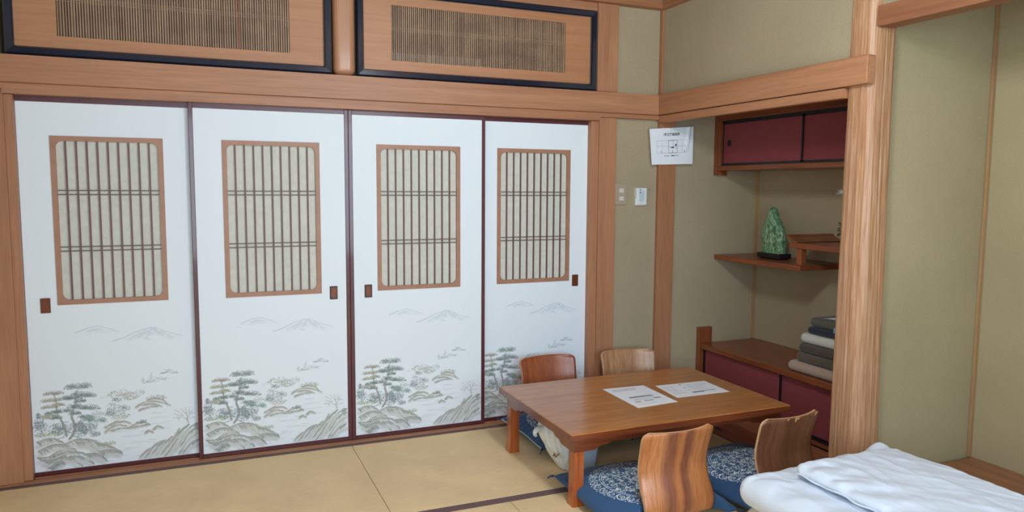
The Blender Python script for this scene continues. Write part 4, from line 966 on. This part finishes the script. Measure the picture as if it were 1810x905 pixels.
# towels and folded robes on the low cabinet
def towel_stack():
    items = [('towel', 'beige folded towel, bottom of the stack on the alcove cabinet', 'towel', .3665, .058, -.765, 2.112, srgb(178, 152, 132)),
             ('towel', 'grey-brown folded towel lying on the beige towel', 'towel', .4255, .052, -.812, 2.125, srgb(92, 82, 68)),
             ('towel', 'darker brown folded towel lying under the white towel', 'towel', .4785, .050, -.818, 2.130, srgb(84, 70, 60)),
             ('towel', 'white folded towel under the dark folded robes', 'towel', .5295, .056, -.826, 2.135, srgb(206, 204, 194)),
             ('folded_robe', 'navy folded robe lying on the white towel', 'robe', .5865, .038, -.862, 2.145, srgb(36, 42, 58)),
             ('folded_robe', 'grey-green folded robe with paper band, top of the stack', 'robe', .6255, .050, -.872, 2.150, srgb(84, 84, 72))]
    for i, (nm, lab, cat, z, h, yl, x0, c) in enumerate(items):
        r = thing(nm, (x0+.17, yl-.2, z), label=lab, cat=cat, group='folded linen on the alcove cabinet')
        key = 'linen%d' % i; MAT[key] = towel('terry_%d' % i, c) if i < 4 else plain('robe_cloth_%d' % i, c, .9, nscale=90, amt=.1, bstr=.3, sheen=.2)
        layers = 2 if i in (1, 2, 5) else 1
        slab('fold', x0, x0+.33, yl-.40, yl, z, z+h-.002, h*.5, key, r, 40+i, .0016, 46, 60, corner=.035, fn=(lambda X, Y, Z, h=h, yl=yl: Z-.008*np.clip((yl-Y)/.4, 0, 1)*0))
        if i == 5:
            m = MB()
            m.poly([(x0+.02, yl-.09, z+h+.0035), (x0+.05, yl-.20, z+h+.0035), (x0+.16, yl-.26, z+h+.0035), (x0+.12, yl-.10, z+h+.0035)]).build('paper_band', 'sheet', r)
            m = MB().box(x0-.004, x0+.002, yl-.235, yl-.185, z-.006, z+.022); MAT['tagblue'] = plain('light_blue_tag', srgb(120, 160, 200), .6); m.build('blue_tag', 'tagblue', r)
towel_stack()

# ------------------------------------------------------------------ things on the wall strip by the door
r = thing('switch_plate', (1.497, .003, 1.322), label='beige light switch plate with two small switches, left of the white remote', cat='switch')
MB().box(1.456, 1.538, -.004, .0055, 1.260, 1.386, .003).build('plate', 'beigeplastic', r)
MB().box(1.470, 1.524, -.006, -.0042, 1.273, 1.373, .001, 1).build('inner_frame', 'beigeplastic', r)
for z in (1.345, 1.297): MB().box(1.481, 1.513, -.009, -.0062, z-.013, z+.013, .0015, 1).build('rocker', 'switchwhite', r)
r = thing('remote_control', (1.633, .003, 1.308), label='small white remote control in its wall holder, right of the switch plate', cat='remote')
MB().box(1.594, 1.672, -.012, .0055, 1.254, 1.300, .004).build('holder', 'whiteplastic', r)
b_ = MB().box(1.597, 1.669, -.020, -.0122, 1.258, 1.362, .005).box(1.597, 1.669, -.013, .0055, 1.3005, 1.362).build('body', 'whiteplastic', r)
MB().prism([(1.612, 1.345), (1.650, 1.345), (1.648, 1.290), (1.638, 1.278), (1.624, 1.278), (1.614, 1.290)], -.0215, -.0201, 'y').build('button_field', 'bluegrey', r)
for z in (1.350, 1.333): MB().box(1.617, 1.624, -.023, -.0203, z-.003, z+.003).build('button', 'inkdark', r)
r = thing('wall_hook', (1.70, .003, 1.352), label='tiny hook on the plaster between remote and corner post', cat='hook')
MB().box(1.698, 1.703, -.006, .0055, 1.349, 1.355).build('peg', 'beigeplastic', r)

# notice pinned to the corner post
def notice():
    r = thing('paper_notice', (1.82, -.03, 1.62), label='white floor-plan notice with black title pinned to the corner post', cat='notice'); r['_local'] = 1
    r.location = (1.668, -.030, 1.503)
    w, h = .325, .215; nx, nz = 40, 20; P = np.zeros((nz, nx, 3))
    def F(u, v):
        bend = .020*max(0, (u-.62)/.38)**2; crease = .010*math.exp(-((u-.90+.10*(1-v))/.035)**2)*(v > .35)*min(1, (v-.35)*3)
        x = u*w+(-.022*v+.022)*(1-u)+.002*(1-v)*0; z = v*h+.026*u*v+.010*(1-v)*u+.006*(1-u)*0
        return (x-.004*bend, -.0015-crease+bend*.2, z)
    m = MB(); V = [[m.bm.verts.new(F(j/(nx-1), i/(nz-1))) for j in range(nx)] for i in range(nz)]
    for i in range(nz-1):
        for j in range(nx-1): m.bm.faces.new((V[i][j], V[i][j+1], V[i+1][j+1], V[i+1][j])).smooth = True
    mats = ['sheet']
    def bars(L, mat):
        mats.append(mat)
        for u0, u1, v0, v1 in L:
            n = max(1, int((u1-u0)*30))                       # short pieces so that the print follows the curl
            for k in range(n):
                a, b = u0+(u1-u0)*k/n, u0+(u1-u0)*(k+1)/n
                m.poly([(lambda p: (p[0], p[1]-.0009, p[2]))(F(u, v)) for u, v in ((a, v0), (b, v0), (b, v1), (a, v1))], len(mats)-1)
    t = .006
    def box(u0, u1, v0, v1, tt=.005): return [(u0, u1, v0, v0+tt*1.5), (u0, u1, v1-tt*1.5, v1), (u0, u0+tt, v0, v1), (u1-tt, u1, v0, v1)]
    bars(box(.14, .84, .31, .66)+[(.14, .42, .50, .507), (.62, .84, .50, .507), (.26, .264, .31, .66), (.73, .734, .31, .66)], 'inklight')
    bars(box(.41, .62, .31, .665, .008)+[(.41, .62, .48, .488), (.52, .526, .48, .66), (.50, .51, .31, .40)], 'ink')
    bars([(.47, .54, .445, .475), (.57, .60, .50, .56), (.47, .55, .225, .25)], 'inkdark')
    bars([(.31, .34, .225, .245), (.36, .43, .23, .245), (.56, .65, .235, .25), (.78, .81, .34, .36), (.58, .60, .42, .44), (.22, .25, .34, .36)], 'ink')
    m.build('sheet', mats, r)
    cu = bpy.data.curves.new('title', 'FONT'); cu.body = '1階避難経路図'; cu.size = .0185; cu.align_x = 'CENTER'; cu.offset = .00035
    to = bpy.data.objects.new('title_tmp', cu); COL.objects.link(to)
    bpy.context.view_layer.update(); dg = bpy.context.evaluated_depsgraph_get()
    me = bpy.data.meshes.new_from_object(to.evaluated_get(dg)); bpy.data.objects.remove(to)
    me.name = 'title_text'; me.materials.clear(); me.materials.append(MAT['inkdark'])
    tt = bpy.data.objects.new('title_text', me); COL.objects.link(tt); tt.parent = r
    p = F(.485, .79); tt.location = (p[0], p[1]-.0016, p[2]); tt.rotation_euler = (math.radians(90), math.radians(-4), 0)
    MB().tube([(w*.48, -.0012, h*.97), (w*.48, -.007, h*.97)], .004, 10).build('pin', 'whiteplastic', r)
notice()
for o in list(bpy.data.objects):
    if '_local' in o: del o['_local']
